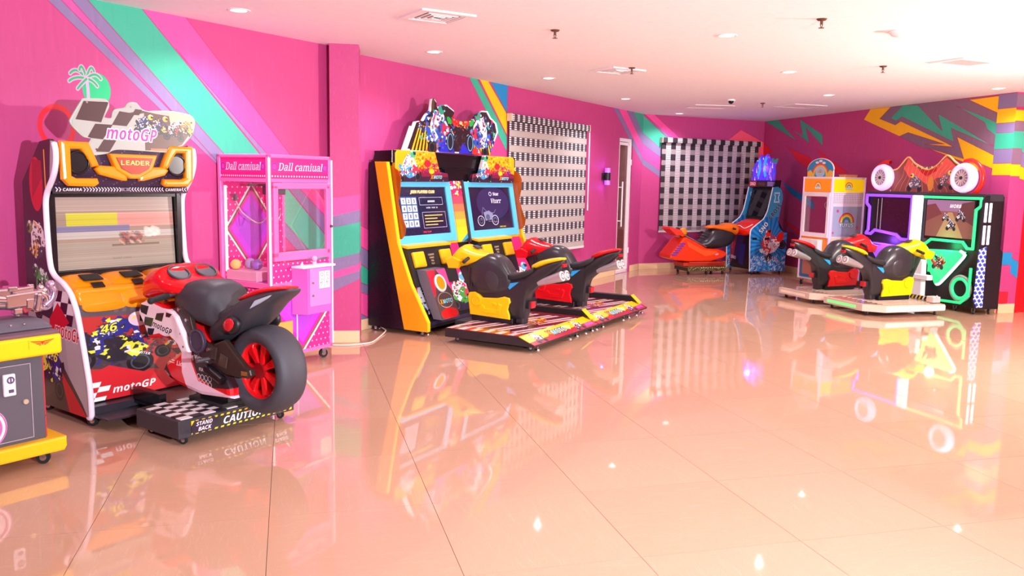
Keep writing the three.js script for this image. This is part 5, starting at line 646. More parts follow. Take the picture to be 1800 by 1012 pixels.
  for (const x of [-0.815, 0.68]) {
    const w = part('wheel_light', new THREE.LatheGeometry([[0.115, -0.06], [0.15, -0.075], [0.185, -0.05], [0.2, 0], [0.185, 0.05], [0.15, 0.075], [0.115, 0.06], [0.115, -0.06]].map((p) => new THREE.Vector2(...p)), 40).rotateX(Math.PI / 2).translate(x, 1.785, -0.04), glow(0xe8c8f8, 0.45), t);
    part('wheel_disc', cy(0.116, 0.116, 0.05, x, 1.785, -0.02, { rx: Math.PI / 2, s: 32 }), std(0x9a8898, 0.4), w);
    for (let k = 0; k < 14; k++) part('wheel_spoke', bx(0.012, 0.08, 0.008, 0, 0.065, 0).rotateZ((k / 14) * Math.PI * 2).translate(x, 1.785, 0.008), std(0xd8c8d0, 0.35), w);
    part('wheel_hub', cy(0.022, 0.022, 0.02, x, 1.785, 0.012, { rx: Math.PI / 2 }), M.darkGrey, w);
  }
  for (const s of [-1, 1]) { const x = s > 0 ? 0.68 : -0.815, g = part('mudguard', tube(Array.from({ length: 9 }, (_, k) => { const a = (s > 0 ? 1.9 - k * 0.42 : 1.3 + k * 0.16); return [x + 0.235 * Math.cos(a), 1.785 + 0.235 * Math.sin(a), -0.11]; }), 0.03, 40, 8), std(0xd82418, 0.3), t); g.scale.z = 1; }
  for (const x of [-0.7, -0.3, 0.1, 0.5]) part('header_post', cy(0.008, 0.008, 0.05, x, 1.585, -0.1), M.chrome, t);
  part('knee_post', [ext([[0.02, 0.14], [0.33, 0.14], [0.31, 0.66], [0.16, 0.66]], 0.08, 0, 0, 0.1, { b: 0.012 }), bx(0.36, 0.07, 0.1, 0.26, 0.42, 0.15, { r: 0.012 })], std(0xf4eef6, 0.25), t);
  for (const [x, z] of [[1.0, -0.06], [1.0, -0.32], [-1.0, -0.06], [-1.0, -0.32], [0.7, -0.06]]) caster(t, x, z, 0.085, 0.9);
}
for (const [x, c, k] of [[-0.6, 0x8a4af0, 0.7], [0.55, 0x2ee08a, 0.35]]) { const p = mc(x, 0.14), l = new THREE.PointLight(c, k, 0, 2); l.position.set(p[0], 0.87, p[1]); l.castShadow = true; l.shadow.radius = 3; scene.add(l); }   // spill of the light frames
function mcPlatform(label, x0, x1, lightCol) {
  const t = thing('ride_platform', label, 'platform', MC.x, MC.z, MC.yaw), Z0 = 0.42, Z1 = 1.56, c = 0.2;
  const out = [[x0, Z0], [x1, Z0], [x1, Z1 - c], [x1 - c, Z1], [x0, Z1]];
  const flat = (p, d, y) => ext(p.map(([a, b]) => [a, -b]), d).rotateX(-Math.PI / 2).translate(0, y, 0);
  part('deck', flat(out, 0.085, 0.06), std(0xd8bfae, 0.3), t);
  const ins = [[x0 + 0.04, Z0 + 0.03], [x1 - 0.04, Z0 + 0.03], [x1 - 0.04, Z1 - c - 0.02], [x1 - c - 0.02, Z1 - 0.04], [x0 + 0.04, Z1 - 0.04]];
  part('tread_plate', flat(ins, 0.008, 0.1445), std(0xc9aa98, 0.15, 0.4), t);
  for (let k = 0; k < 9; k++) part('tread_rib', bx(0.012, 0.006, Z1 - Z0 - 0.34, x0 + 0.1 + k * (x1 - x0 - 0.2) / 8, 0.155, (Z0 + Z1) / 2 - 0.06), std(0xe2c8ba, 0.2, 0.3), t);
  part('edge_light', bx(0.55, 0.035, 0.01, (x0 + x1) / 2 - 0.12, 0.1, Z1 + 0.003), lightCol, t);
  part('side_trim', bx(0.01, 0.06, Z1 - Z0 - c, x1 + 0.004, 0.1, (Z0 + Z1 - c) / 2), std(0xfaf2ee, 0.3), t);
  for (const [x, z] of [[x0 + 0.08, Z1 - 0.08], [x1 - 0.2, Z1 - 0.08], [x1 - 0.06, Z0 + 0.1], [x0 + 0.08, Z0 + 0.1]]) caster(t, x, z, 0.062, 0.8);
  return t;
}
{
  const p = mcPlatform('pale platform with green edge light under the yellow engined motorbike', 0.05, 1.0, glow(0x7af08a, 0.5));
  const hk = thing('hazard_kerb', 'yellow and black striped kerb with white pedal block beside yellow engined motorbike', 'kerb', MC.x, MC.z, MC.yaw);
  part('hazard_bar', (() => { const g = bx(0.56, 0.05, 0.03, 0.62, 0.1845, 0.45); puv(g, 'x', 0.34, 0.9, 'y', 0.16, 0.22); return g; })(), std(0xffffff, 0.4, 0, { map: canvas(512, 64, (x) => { x.fillStyle = '#1c1814'; x.fillRect(0, 0, 512, 64); for (let i = 0; i < 10; i++) poly(x, [[i * 56, 64], [i * 56 + 28, 64], [i * 56 + 56, 0], [i * 56 + 28, 0]], i % 2 ? '#f0e8e0' : '#f2c018'); }) }), hk);
  part('pedal_block', [bx(0.12, 0.08, 0.12, 0.9, 0.2, 0.52, { r: 0.01 }), bar([0.84, 0.175, 0.54], [0.97, 0.25, 0.53], 0.012)], std(0xeee0e4, 0.25, 0.4), hk);
  mcPlatform('pale platform under the red engined motorbike by the white claw machine', -0.96, -0.06, glow(0xe8d0c0, 0.15));
  const a = mc(0.5, 0.9), b = mc(-0.56, 0.9);
  smallBike('black ride motorbike with bright yellow engine cover before the green triangle light', a[0], 0.159, a[1], MC.yaw, 0xf6d40a, 0xe8cc10);
  smallBike('black ride motorbike with red engine cover in front of the white claw machine', b[0], 0.159, b[1], MC.yaw, 0xe0141c, 0xc01418);
}
// ---------- snow racing cabinet and its sled ----------
const SN = { x: 4.42, z: -15.3, yaw: -72 * Math.PI / 180 };
{
  const t = thing('snow_racing_cabinet', 'blue snow racing cabinet with spiky purple header in the rear corner', 'arcade machine', SN.x, SN.z, SN.yaw);
  const prof = [[0.06, 0.06], [0.09, 0.7], [0.07, 0.83], [-0.04, 0.92], [-0.17, 1.014], [-0.22, 1.1], [-0.254, 1.18], [-0.3, 1.4], [-0.34, 1.6], [-0.44, 1.615], [-0.52, 1.55], [-0.55, 1.45], [-0.548, 1.37], [-0.5, 1.1], [-0.48, 0.98], [-0.52, 0.86], [-0.6, 0.79], [-0.69, 0.767], [-0.685, 0.06]];
  const art = canvas(640, 1280, (x, w, h) => {
    x.fillStyle = '#2492d8'; x.fillRect(0, 0, w, h); for (let k = 0; k < 28; k++) { const a = k / 28 * Math.PI * 2; poly(x, [[330, 860], [330 + 900 * Math.cos(a), 860 + 900 * Math.sin(a)], [330 + 900 * Math.cos(a + 0.11), 860 + 900 * Math.sin(a + 0.11)]], '#1468b8'); }
    x.fillStyle = '#3aa4d0'; x.fillRect(120, 0, 520, 460); for (let i = 0; i < 27; i++) { x.fillStyle = '#2a86bc'; x.fillRect(120 + i * 19, 0, 5, 460); }
    x.strokeStyle = '#d4f4fc'; x.lineWidth = 14; for (const d of [-1, 1]) { x.beginPath(); x.moveTo(420 + d * 44, 120); x.quadraticCurveTo(420 + d * 6, 170, 420 + d * 44, 220); x.stroke(); } x.lineWidth = 8; x.strokeRect(378, 96, 84, 12); x.strokeRect(378, 228, 84, 12);
    word(x, 'SNO', 225, 620, 92, '#ffffff', { rot: -0.92, stroke: '#1a5a98', sw: 6 }); word(x, 'CROSS', 400, 380, 92, '#2a1c28', { rot: -0.92, stroke: '#a8d8ec', sw: 5 });
    rider(x, 350, 860, 420, { suit: '#e0281c', trim: '#f4f0f4', bike: '#d8d4e4', lid: '#e83420' }, -1, 0.7); disc(x, 520, 760, 60, '#d8201c', 80, 0.5);
    for (let i = 0; i < 260; i++) { const a = rnd() * w, b = 1060 + rnd() * 220, s = 20 + rnd() * 60, d = rnd() * 3; poly(x, [[a, b], [a + s * Math.cos(d), b - s * Math.sin(d)], [a + 10, b + 8]], i % 4 ? '#dce4f6' : '#4a6cc0'); }
    x.fillStyle = '#101018'; x.fillRect(250, 770, 80, 34); x.fillRect(40, 770, 80, 34);
  });
  const am = std(0xffffff, 0.3, 0, { map: art });
  for (const [x0, x1] of [[-0.03, 0], [-0.8, -0.77]]) { const g = profX(prof, x0, x1); puv(g, 'z', 0.1, -0.7, 'y', 0.06, 1.62); const p = part('side_panel', g, am, t); part('edge_moulding', tube(prof.slice(0, 9).map(([z, y]) => [(x0 + x1) / 2, y, z]), 0.012, 60, 6), std(0xe4ecf4, 0.3), p); }
  part('carcass', profX([[-0.02, 0.08], [-0.02, 0.74], [-0.3, 1.0], [-0.42, 1.58], [-0.5, 1.55], [-0.5, 1.0], [-0.66, 0.75], [-0.66, 0.08]], -0.77, -0.03), M.black, t);
  part('screen', new THREE.PlaneGeometry(0.66, 0.5).rotateX(-0.22).translate(-0.4, 1.3, -0.335), std(0x15141c, 0.04), t);
  part('dash', [loft([[0.1, 0.8, 0.72, 0.3, 3, -0.4], [0.05, 0.87, 0.7, 0.36, 3, -0.4], [-0.08, 0.95, 0.74, 0.365, 3, -0.4], [-0.22, 1.01, 0.8, 0.36, 3, -0.4]].reverse())], std(0xe8240c, 0.2), t);
  part('dash_stripe', tube([[-0.72, 0.8, 0.1], [-0.55, 0.84, 0.09], [-0.4, 0.88, 0.07], [-0.2, 0.84, 0.09], [-0.05, 0.92, 0.02]], 0.008, 40, 6), M.white, t);
  const fg = bx(0.74, 0.6, 0.012, -0.4, 0.4, 0.0); puv(fg, 'x', -0.77, -0.03, 'y', 0.1, 0.7);
  part('front_panel', fg, std(0xffffff, 0.35, 0, { map: canvas(384, 320, (x, w, h) => { x.fillStyle = '#161020'; x.fillRect(0, 0, w, h); poly(x, [[0, 0], [110, 0], [60, 220], [0, 320]], '#9c1828'); poly(x, [[110, 0], [230, 0], [190, 240], [70, 240]], '#32206c'); poly(x, [[160, 100], [260, 80], [230, 300], [150, 280]], '#1c2c88'); word(x, 'SNO', 60, 230, 44, '#f0e8f0', { rot: 0.1 }); word(x, 'XSNO', 30, 100, 34, '#d85058', { rot: -1.5 }); speckle(x, w, h, 500, ['#c84040', '#4040a0'], 1, 4, 0.4); }) }), t);
  part('name_bar', (() => { const g = bx(0.74, 0.11, 0.05, -0.4, 1.66, -0.36); puv(g, 'x', -0.77, -0.03, 'y', 1.605, 1.715); return g; })(), std(0xffffff, 0.35, 0, { map: canvas(512, 80, (x, w, h) => { x.fillStyle = '#2a1018'; x.fillRect(0, 0, w, h); x.fillStyle = '#b01c28'; x.fillRect(0, 0, 160, 80); word(x, 'SNO', 80, 42, 60, '#ffffff'); word(x, 'CROSS', 270, 42, 52, '#7c4a50'); x.fillStyle = '#8c78b8'; x.fillRect(400, 10, 112, 60); }) }), t);
  const hp = [[-0.76, 1.72], [-0.04, 1.72], [-0.03, 1.86], [-0.05, 1.98], [0.02, 2.12], [-0.06, 2.08], [-0.12, 2.14], [-0.2, 2.1], [-0.28, 2.21], [-0.38, 2.14], [-0.46, 2.2], [-0.54, 2.1], [-0.6, 2.1], [-0.66, 1.98], [-0.74, 1.94], [-0.7, 1.84]];
  const hg = ext(hp, 0.05, 0, 0, -0.4, { b: 0.008 }); puv(hg, 'x', -0.78, 0.02, 'y', 1.72, 2.21);
  const ht = canvas(512, 320, (x, w, h) => { x.fillStyle = '#5a30d0'; x.fillRect(0, 0, w, h); for (let i = 0; i < 70; i++) { const a = rnd() * w, b = rnd() * h, s = 20 + rnd() * 70; poly(x, [[a, b], [a + 10, b - s], [a + 22, b + 6]], ['#8a50f4', '#3a20b0', '#c8a8fc', '#e8dcff', '#2440d8'][i % 5]); } x.strokeStyle = '#28a8f0'; x.lineWidth = 46; for (const d of [-1, 1]) { x.beginPath(); x.moveTo(240 + d * 80, 40); x.quadraticCurveTo(240 + d * 8, 150, 240 + d * 80, 270); x.stroke(); } ring(x, 240, 150, 26, 8, '#504870', 34); x.fillStyle = '#2a6a70'; x.fillRect(430, 40, 82, 70); });
  part('header_sign', hg, std(0xffffff, 0.3, 0, { map: ht, emissive: 0xffffff, emissiveMap: ht, emissiveIntensity: 0.5 }), t);
  const hl = new THREE.PointLight(0x7a48ff, 0.3, 0, 2); hl.position.set(-0.4, 1.95, -0.27); hl.castShadow = true; hl.shadow.radius = 3; t.add(hl);
  part('roof_wedge', profX([[-0.34, 1.6], [-0.4, 1.73], [-0.52, 1.73], [-0.5, 1.56]], -0.77, -0.03), M.black, t);
  for (const [x, z] of [[-0.05, 0.0], [-0.74, 0.0], [-0.05, -0.62], [-0.74, -0.62]]) caster(t, x, z, 0.075, 0.8);
}
{
  const t = thing('snowmobile_ride', 'red orange snowmobile ride with black seat below the checked blind', 'snowmobile', SN.x, SN.z, SN.yaw), X = -0.42, red = std(0xee3a10, 0.22), bl = std(0x2c2830, 0.35);
  const hull = profX([[0.42, 0.36], [0.5, 0.3], [0.75, 0.235], [1.2, 0.235], [1.5, 0.26], [1.6, 0.3], [1.6, 0.36], [1.34, 0.66], [1.28, 0.68], [1.1, 0.6], [0.85, 0.47], [0.62, 0.46], [0.48, 0.42]], X - 0.22, X + 0.22, { b: 0.03 });
  const hp = part('hull', hull, red, t);
  part('hull_panel', profX([[0.66, 0.42], [0.95, 0.45], [1.3, 0.62], [1.24, 0.5], [0.9, 0.33], [0.62, 0.37]], X + 0.215, X + 0.232, { b: 0.004 }), std(0xff5a20, 0.25), hp);
  for (let k = 0; k < 6; k++) part('side_vent', bx(0.012, 0.02, 0.11, 0, 0, 0).rotateX(0).translate(X + 0.226, 0.36 + k * 0.04, 1.53 - k * 0.033), std(0x4a3ac0, 0.3), hp);
  part('round_badge', cy(0.03, 0.03, 0.012, X + 0.224, 0.45, 1.06, { rz: Math.PI / 2 }), M.white, hp); part('side_lamp', sp(0.035, X + 0.222, 0.37, 0.66, { sc: [0.3, 0.6, 1.4] }), std(0xd8b8f0, 0.15), hp);
  part('seat', loft([[0.2, 0.86, 0.6, 0.1, 2.6, X], [0.32, 0.86, 0.5, 0.17, 2.6, X], [0.5, 0.86, 0.46, 0.2, 2.8, X], [0.7, 0.8, 0.46, 0.2, 2.8, X], [0.82, 0.64, 0.46, 0.18, 2.8, X], [0.95, 0.6, 0.48, 0.15, 2.8, X], [1.1, 0.66, 0.56, 0.13, 2.8, X], [1.26, 0.79, 0.68, 0.11, 2.8, X], [1.36, 0.84, 0.76, 0.08, 2.6, X]]), bl, t);
  part('seat_rib', [0, 1, 2].map((k) => tube([[X - 0.12, 0.74 - k * 0.05, 0.83 + k * 0.02], [X, 0.765 - k * 0.05, 0.84 + k * 0.02], [X + 0.17, 0.7 - k * 0.05, 0.7 + k * 0.02]], 0.01, 16, 6)), bl, t);
  part('tail_wing', profX([[1.3, 0.72], [1.36, 0.8], [1.58, 0.86], [1.6, 0.82], [1.45, 0.7]], X - 0.16, X + 0.16, { b: 0.012 }), red, t);
  part('back_cushion', sp(0.08, X + 0.1, 0.76, 1.3, { sc: [0.6, 1, 1] }), M.orange, t);
  part('front_cowl', loft([[0.14, 0.86, 0.72, 0.1, 2.4, X], [0.2, 0.92, 0.7, 0.19, 2.4, X], [0.34, 0.93, 0.74, 0.21, 2.4, X], [0.48, 0.89, 0.78, 0.19, 2.4, X], [0.66, 0.89, 0.82, 0.14, 2.4, X], [0.76, 0.86, 0.82, 0.08, 2.4, X]]), std(0xf2700e, 0.22), t);
  part('grab_rail', tube([[X + 0.2, 0.5, 0.86], [X + 0.22, 0.62, 1.12], [X + 0.19, 0.72, 1.32]], 0.01, 20, 6), M.chrome, t);
  for (const s of [-1, 1]) part('handle_grip', bar([X + s * 0.14, 0.84, 0.3], [X + s * 0.3, 0.83, 0.34], 0.02, 12), M.rubber, t);
  part('base', [bx(0.36, 0.06, 0.85, X, 0.18, 0.88), bx(0.44, 0.03, 0.7, X, 0.215, 0.86)], std(0xc83010, 0.4), t);
  const lb = bx(0.5, 0.09, 0.78, X, 0.105, 0.86); puv(lb, 'z', 1.3, 0.4, 'y', 0.06, 0.15); part('chassis', lb, std(0xffffff, 0.5, 0, { map: canvas(512, 64, (x) => { x.fillStyle = '#3a3018'; x.fillRect(0, 0, 512, 64); speckle(x, 512, 64, 500, ['#b8a040', '#1a1410', '#e0c870'], 2, 8, 0.8); for (let i = 0; i < 12; i++) { x.fillStyle = '#e8d8a0'; x.fillRect(180 + i * 26, 14, 16, 10); } }) }), t);
  for (const [x, z] of [[X + 0.2, 0.5], [X + 0.2, 0.84], [X - 0.2, 0.5], [X - 0.2, 1.2], [X + 0.18, 1.2]]) caster(t, x, z, 0.065, 0.9);
}
// ---------- white claw machine with orange and yellow heads ----------
{
  const t = thing('white_claw_machine', 'white claw machine with orange and yellow head panels and arched topper', 'claw machine', 5.06, -13.4, -1.195);
  const W = 0.685, D = 0.685, Y0 = 0.11, Y1 = 1.79, wm = std(0xf2e6ea, 0.35), lil = std(0xe6d4f4, 0.3, 0, { emissive: 0xd0a8f8, emissiveIntensity: 0.25 });
  for (const [x, z] of [[-0.016, -0.016], [-W + 0.016, -0.016], [-0.016, -D + 0.016], [-W + 0.016, -D + 0.016]]) part('corner_light_post', bx(0.034, Y1 - Y0, 0.034, x, (Y0 + Y1) / 2, z, { r: 0.008 }), lil, t);
  part('roof', bx(W, 0.03, D, -W / 2, Y1 - 0.015, -D / 2), wm, t); part('floor_pan', bx(W, 0.05, D, -W / 2, Y0 + 0.025, -D / 2), wm, t);
  const litSign = (m) => std(0xffffff, 0.3, 0, { map: m, emissive: 0xffffff, emissiveMap: m, emissiveIntensity: 0.3 });
  const logo = (x, cx, cyy, s) => { [['#d83040', 1], ['#f0a030', 0.85], ['#f4e060', 0.7], ['#60b070', 0.55], ['#4878c0', 0.4]].forEach(([c, k]) => { x.strokeStyle = c; x.lineWidth = s * 0.16; x.beginPath(); x.arc(cx, cyy, s * k, Math.PI, 0); x.stroke(); }); word(x, 'YUYUS', cx, cyy + s * 0.32, s * 0.62, '#f4f8fc', { stroke: '#6a8ca0', sw: s * 0.14 }); };
  const hA = bx(W - 0.07, 0.21, 0.02, -W / 2, 1.655, -0.012); puv(hA, 'x', -W + 0.035, -0.035, 'y', 1.55, 1.76); part('head_sign', hA, litSign(canvas(384, 128, (x) => { x.fillStyle = '#f58a0c'; x.fillRect(0, 0, 384, 128); logo(x, 200, 78, 44); })), t, 'orange head panel');
  const hB = bx(0.02, 0.21, D - 0.07, -0.012, 1.655, -D / 2); puv(hB, 'z', -0.035, -D + 0.035, 'y', 1.55, 1.76); part('head_sign', hB, litSign(canvas(384, 128, (x) => { x.fillStyle = '#fbd40a'; x.fillRect(0, 0, 384, 128); logo(x, 190, 78, 44); })), t, 'yellow head panel');
  // front: glazed door, orange lower front with coin slots and prize hatch
  const fr = part('door_frame', [bx(W - 0.07, 0.07, 0.03, -W / 2, 1.51, 0), bx(W - 0.07, 0.07, 0.03, -W / 2, 0.85, 0), bx(0.05, 0.6, 0.03, -W + 0.06, 1.18, 0), bx(0.05, 0.6, 0.03, -0.06, 1.18, 0)], wm, t); part('door_glass', bx(W - 0.15, 0.6, 0.004, -W / 2, 1.18, 0), M.glass, fr);
  part('side_glass', bx(0.004, 0.7, D - 0.07, -W + 0.016, 1.18, -D / 2), M.glass, t); part('back_glass', bx(W - 0.07, 0.7, 0.004, -W / 2, 1.18, -D + 0.016), M.glass, t);
  part('front_panel', bx(W - 0.07, 0.68, 0.02, -W / 2, 0.48, -0.01), M.orange, t); part('cabinet_side', bx(0.02, 0.68, D - 0.07, -W + 0.016, 0.48, -D / 2), wm, t); part('cabinet_back', bx(W - 0.07, 0.68, 0.02, -W / 2, 0.48, -D + 0.016), wm, t);
  part('play_floor', bx(W - 0.06, 0.02, D - 0.06, -W / 2, 0.82, -D / 2), M.white, t);
  const cb = part('coin_box', bx(0.3, 0.32, 0.08, -0.46, 0.62, 0.04, { r: 0.008 }), wm, t); for (const x of [-0.53, -0.43]) part('coin_slot', [bx(0.06, 0.16, 0.012, x, 0.65, 0.084), bx(0.014, 0.05, 0.014, x, 0.67, 0.09)], std(0xb4a8b0, 0.4), cb);
  part('ticket_box', bx(0.16, 0.36, 0.1, -0.22, 0.6, 0.05, { r: 0.006 }), M.white, t);
  const ph = part('prize_hatch', bx(0.36, 0.3, 0.014, -0.44, 0.29, 0.006), std(0x1c6ea4, 0.35), t); part('hatch_flap', bx(0.24, 0.24, 0.012, -0.44, 0.31, 0.012), std(0xb07060, 0.4), ph);
  // right side: pegboard with printed panel
  const sd = bx(0.016, 1.4, D - 0.07, -0.01, 0.85, -D / 2); puv(sd, 'z', -0.035, -D + 0.035, 'y', 0.15, 1.55);
  part('side_board', sd, std(0xffffff, 0.35, 0, { map: canvas(512, 1160, (x, w, h) => { x.fillStyle = '#f4e4f0'; x.fillRect(0, 0, w, h); for (let j = 0; j < 6; j++) for (let i = 0; i < 18; i++) disc(x, 16 + i * 28, 20 + j * 24, 6, '#7c6c84'); x.fillStyle = '#b4b8d2'; x.fillRect(10, 190, 492, 400); for (let i = 0; i < 60; i++) { x.fillStyle = '#a4a8c6'; x.fillRect(10 + i * 8.2, 190, 3, 400); } logo(x, 250, 400, 120); star(x, 90, 250, 30, '#d8408c'); star(x, 440, 470, 36, '#f06a78'); star(x, 30, 540, 24, '#d8408c'); x.fillStyle = '#fbe0c0'; x.fillRect(0, 600, w, 560); for (let j = 0; j < 20; j++) for (let i = 0; i < 18; i++) disc(x, 16 + i * 28, 620 + j * 26, 5, '#e8b888'); disc(x, 160, 740, 60, '#f4d850', 30); disc(x, 300, 760, 60, '#f4d850', 26); }) }), t);
  part('claw', [bx(0.14, 0.08, 0.1, -0.36, 1.49, -0.3, { r: 0.01 }), ...[0, 1, 2].map((k) => tube([[-0.36, 1.45, -0.3], [-0.36 + 0.08 * Math.cos(k * 2.1), 1.34, -0.3 + 0.08 * Math.sin(k * 2.1)], [-0.36 + 0.04 * Math.cos(k * 2.1), 1.24, -0.3 + 0.04 * Math.sin(k * 2.1)]], 0.007, 12, 6))], M.chrome, t);
  part('wire', tube([[-0.36, 1.44, -0.3], [-0.25, 1.3, -0.25], [-0.14, 1.33, -0.2], [-0.08, 1.42, -0.15]], 0.008, 30, 6), M.white, t);
  // arched topper, plain sky with a rainbow
  const arch = [[-0.64, 1.79], [-0.05, 1.79], [-0.05, 1.9]]; for (let k = 0; k <= 14; k++) { const a = (k / 14) * Math.PI; arch.push([-0.345 + 0.3 * Math.cos(a), 1.9 + 0.18 * Math.sin(a)]); } arch.push([-0.645, 1.9]);
  const ag = ext(arch, 0.02, 0, 0, -0.06); puv(ag, 'x', -0.65, -0.04, 'y', 1.79, 2.09);
  const ap = part('arched_topper', ag, std(0xffffff, 0.35, 0, { map: canvas(512, 256, (x, w, h) => { x.fillStyle = '#2494c4'; x.fillRect(0, 0, w, h); for (const [c, r] of [['#e04838', 150], ['#f0902c', 134], ['#f4d850', 118], ['#4ea860', 102]]) { x.strokeStyle = c; x.lineWidth = 17; x.beginPath(); x.arc(256, 230, r, Math.PI, 0); x.stroke(); } poly(x, [[0, 256], [0, 190], [70, 160], [160, 256]], '#f0c448'); poly(x, [[512, 256], [512, 190], [440, 160], [350, 256]], '#e8b840'); disc(x, 256, 190, 92, '#a8cce0', 78); for (const [a, b] of [[190, 60], [256, 40], [320, 66]]) disc(x, a, b, 34, '#f4ece8', 16); logo(x, 256, 200, 40); }) }), t);
  part('topper_edge', tube(arch.slice(1).map(([x, y]) => [x, y, -0.05]), 0.012, 60, 6), wm, ap);
  part('roof_tray', ext([[-0.1, 1.79], [0, 1.79], [0.02, 1.83], [-0.12, 1.83]], 0.26, -0.02, 0, -0.5), std(0xf0a860, 0.4), t);
  for (const [x, z] of [[-0.05, -0.05], [-W + 0.05, -0.05], [-0.05, -D + 0.05], [-W + 0.05, -D + 0.05]]) caster(t, x, z, Y0, 1.1);
}
// ---------- gun pedestal at the left edge ----------
{
  const t = thing('gun_game_pedestal', 'dark grey gun game pedestal with yellow rim and yellow bumper at left edge', 'arcade machine', MG.x, MG.z, MG.yaw);
  const ZF = 0.457, XR = -0.47, XL = -1.25, gy = std(0x4d4852, 0.5), yl = std(0xf7c408, 0.3);
  part('body', bx(XR - XL, 0.5, 0.42, (XL + XR) / 2, 0.39, ZF - 0.21, { r: 0.006 }), gy, t);
  const dr = part('service_door', bx(0.5, 0.42, 0.006, -0.79, 0.385, ZF + 0.002, { r: 0.002 }), std(0x554f5a, 0.5), t);
  part('door_seam', [bx(0.004, 0.42, 0.004, -0.541, 0.385, ZF + 0.006), bx(0.5, 0.004, 0.004, -0.79, 0.593, ZF + 0.006), bx(0.5, 0.004, 0.004, -0.79, 0.177, ZF + 0.006)], std(0xa89aa4, 0.4), dr);
  part('coin_plate', bx(0.064, 0.122, 0.02, -0.655, 0.492, ZF + 0.012, { r: 0.008 }), std(0xe6dcea, 0.3), dr);
  part('coin_slot', [tor(0.016, 0.004, -0.65, 0.52, ZF + 0.023), bx(0.006, 0.03, 0.006, -0.65, 0.52, ZF + 0.024), bx(0.026, 0.018, 0.006, -0.65, 0.46, ZF + 0.024, { r: 0.004 })], std(0x5a4a6a, 0.3), dr);
  part('door_lock', cy(0.014, 0.014, 0.014, -0.575, 0.385, ZF + 0.01, { rx: Math.PI / 2 }), std(0xd8c8b0, 0.3, 0.6), dr);
  const bd = cy(0.115, 0.115, 0.006, -0.79, 0.27, ZF + 0.006, { rx: Math.PI / 2, s: 40 }); part('round_badge', bd, std(0xf0dcec, 0.35), dr); part('badge_ring', [tor(0.085, 0.006, -0.79, 0.27, ZF + 0.01, { s: 40 }), tor(0.11, 0.004, -0.79, 0.27, ZF + 0.01, { s: 40 })], std(0xc86ab0, 0.4), dr);
  const rs = bx(0.006, 0.46, 0.05, XR + 0.003, 0.39, ZF - 0.03); puv(rs, 'z', ZF - 0.055, ZF, 'y', 0.16, 0.62); part('side_decal', rs, std(0xffffff, 0.4, 0, { map: canvas(64, 512, (x) => { x.fillStyle = '#c81c28'; x.fillRect(0, 0, 64, 512); for (let i = 0; i < 16; i++) poly(x, [[rnd() * 64, i * 34], [rnd() * 64, i * 34 + 40], [rnd() * 64, i * 34 + 20]], i % 2 ? '#1c1014' : '#f05a48'); }) }), t);
  // yellow rim band around the top
  part('rim_band', bx(0.95, 0.115, 0.52, -0.86, 0.69, ZF - 0.2, { r: 0.02 }), yl, t);
  part('top_deck', bx(0.93, 0.02, 0.5, -0.86, 0.755, ZF - 0.2, { r: 0.006 }), std(0x6a4c58, 0.4), t);
  const eg = bx(0.14, 0.05, 0.004, -0.495, 0.705, ZF + 0.062); puv(eg, 'x', -0.565, -0.425, 'y', 0.68, 0.73); part('wing_emblem', eg, std(0xffffff, 0.35, 0, { map: canvas(256, 92, (x) => { x.fillStyle = '#f7c408'; x.fillRect(0, 0, 256, 92); for (let k = 0; k < 4; k++) for (const d of [-1, 1]) poly(x, [[128 + d * 12, 20 + k * 12], [128 + d * (120 - k * 26), 10 + k * 15], [128 + d * (100 - k * 24), 22 + k * 15], [128 + d * 14, 30 + k * 12]], k % 2 ? '#c86a14' : '#a8420c'); poly(x, [[108, 22], [148, 22], [128, 66]], '#d82418'); }) }), t);
  part('bumper', [ext([[-1.4, 0.075], [-0.4, 0.075], [-0.385, 0.1], [-0.385, 0.155], [-1.4, 0.155]], 0.6, 0, 0, ZF - 0.54, { b: 0.012 })], std(0xf2b608, 0.35), t);
  for (const [x, z] of [[-0.48, ZF - 0.03], [-0.48, ZF - 0.45], [-1.25, ZF - 0.03], [-1.25, ZF - 0.45]]) caster(t, x, z, 0.078, 1, 0.9);
  const gb = part('gun_base', loft([[ZF - 0.36, 0.81, 0.765, 0.12, 4, -0.57], [ZF - 0.3, 0.82, 0.765, 0.16, 5, -0.57], [ZF - 0.1, 0.82, 0.765, 0.16, 5, -0.57], [ZF - 0.04, 0.78, 0.765, 0.18, 5, -0.57]], 24, 2), std(0x57505c, 0.45), t);
  for (const x of [-0.6, -0.53]) part('base_bolt', sp(0.008, x, 0.8, ZF - 0.06, { s: 10, t: 8 }), M.chrome, gb);
}
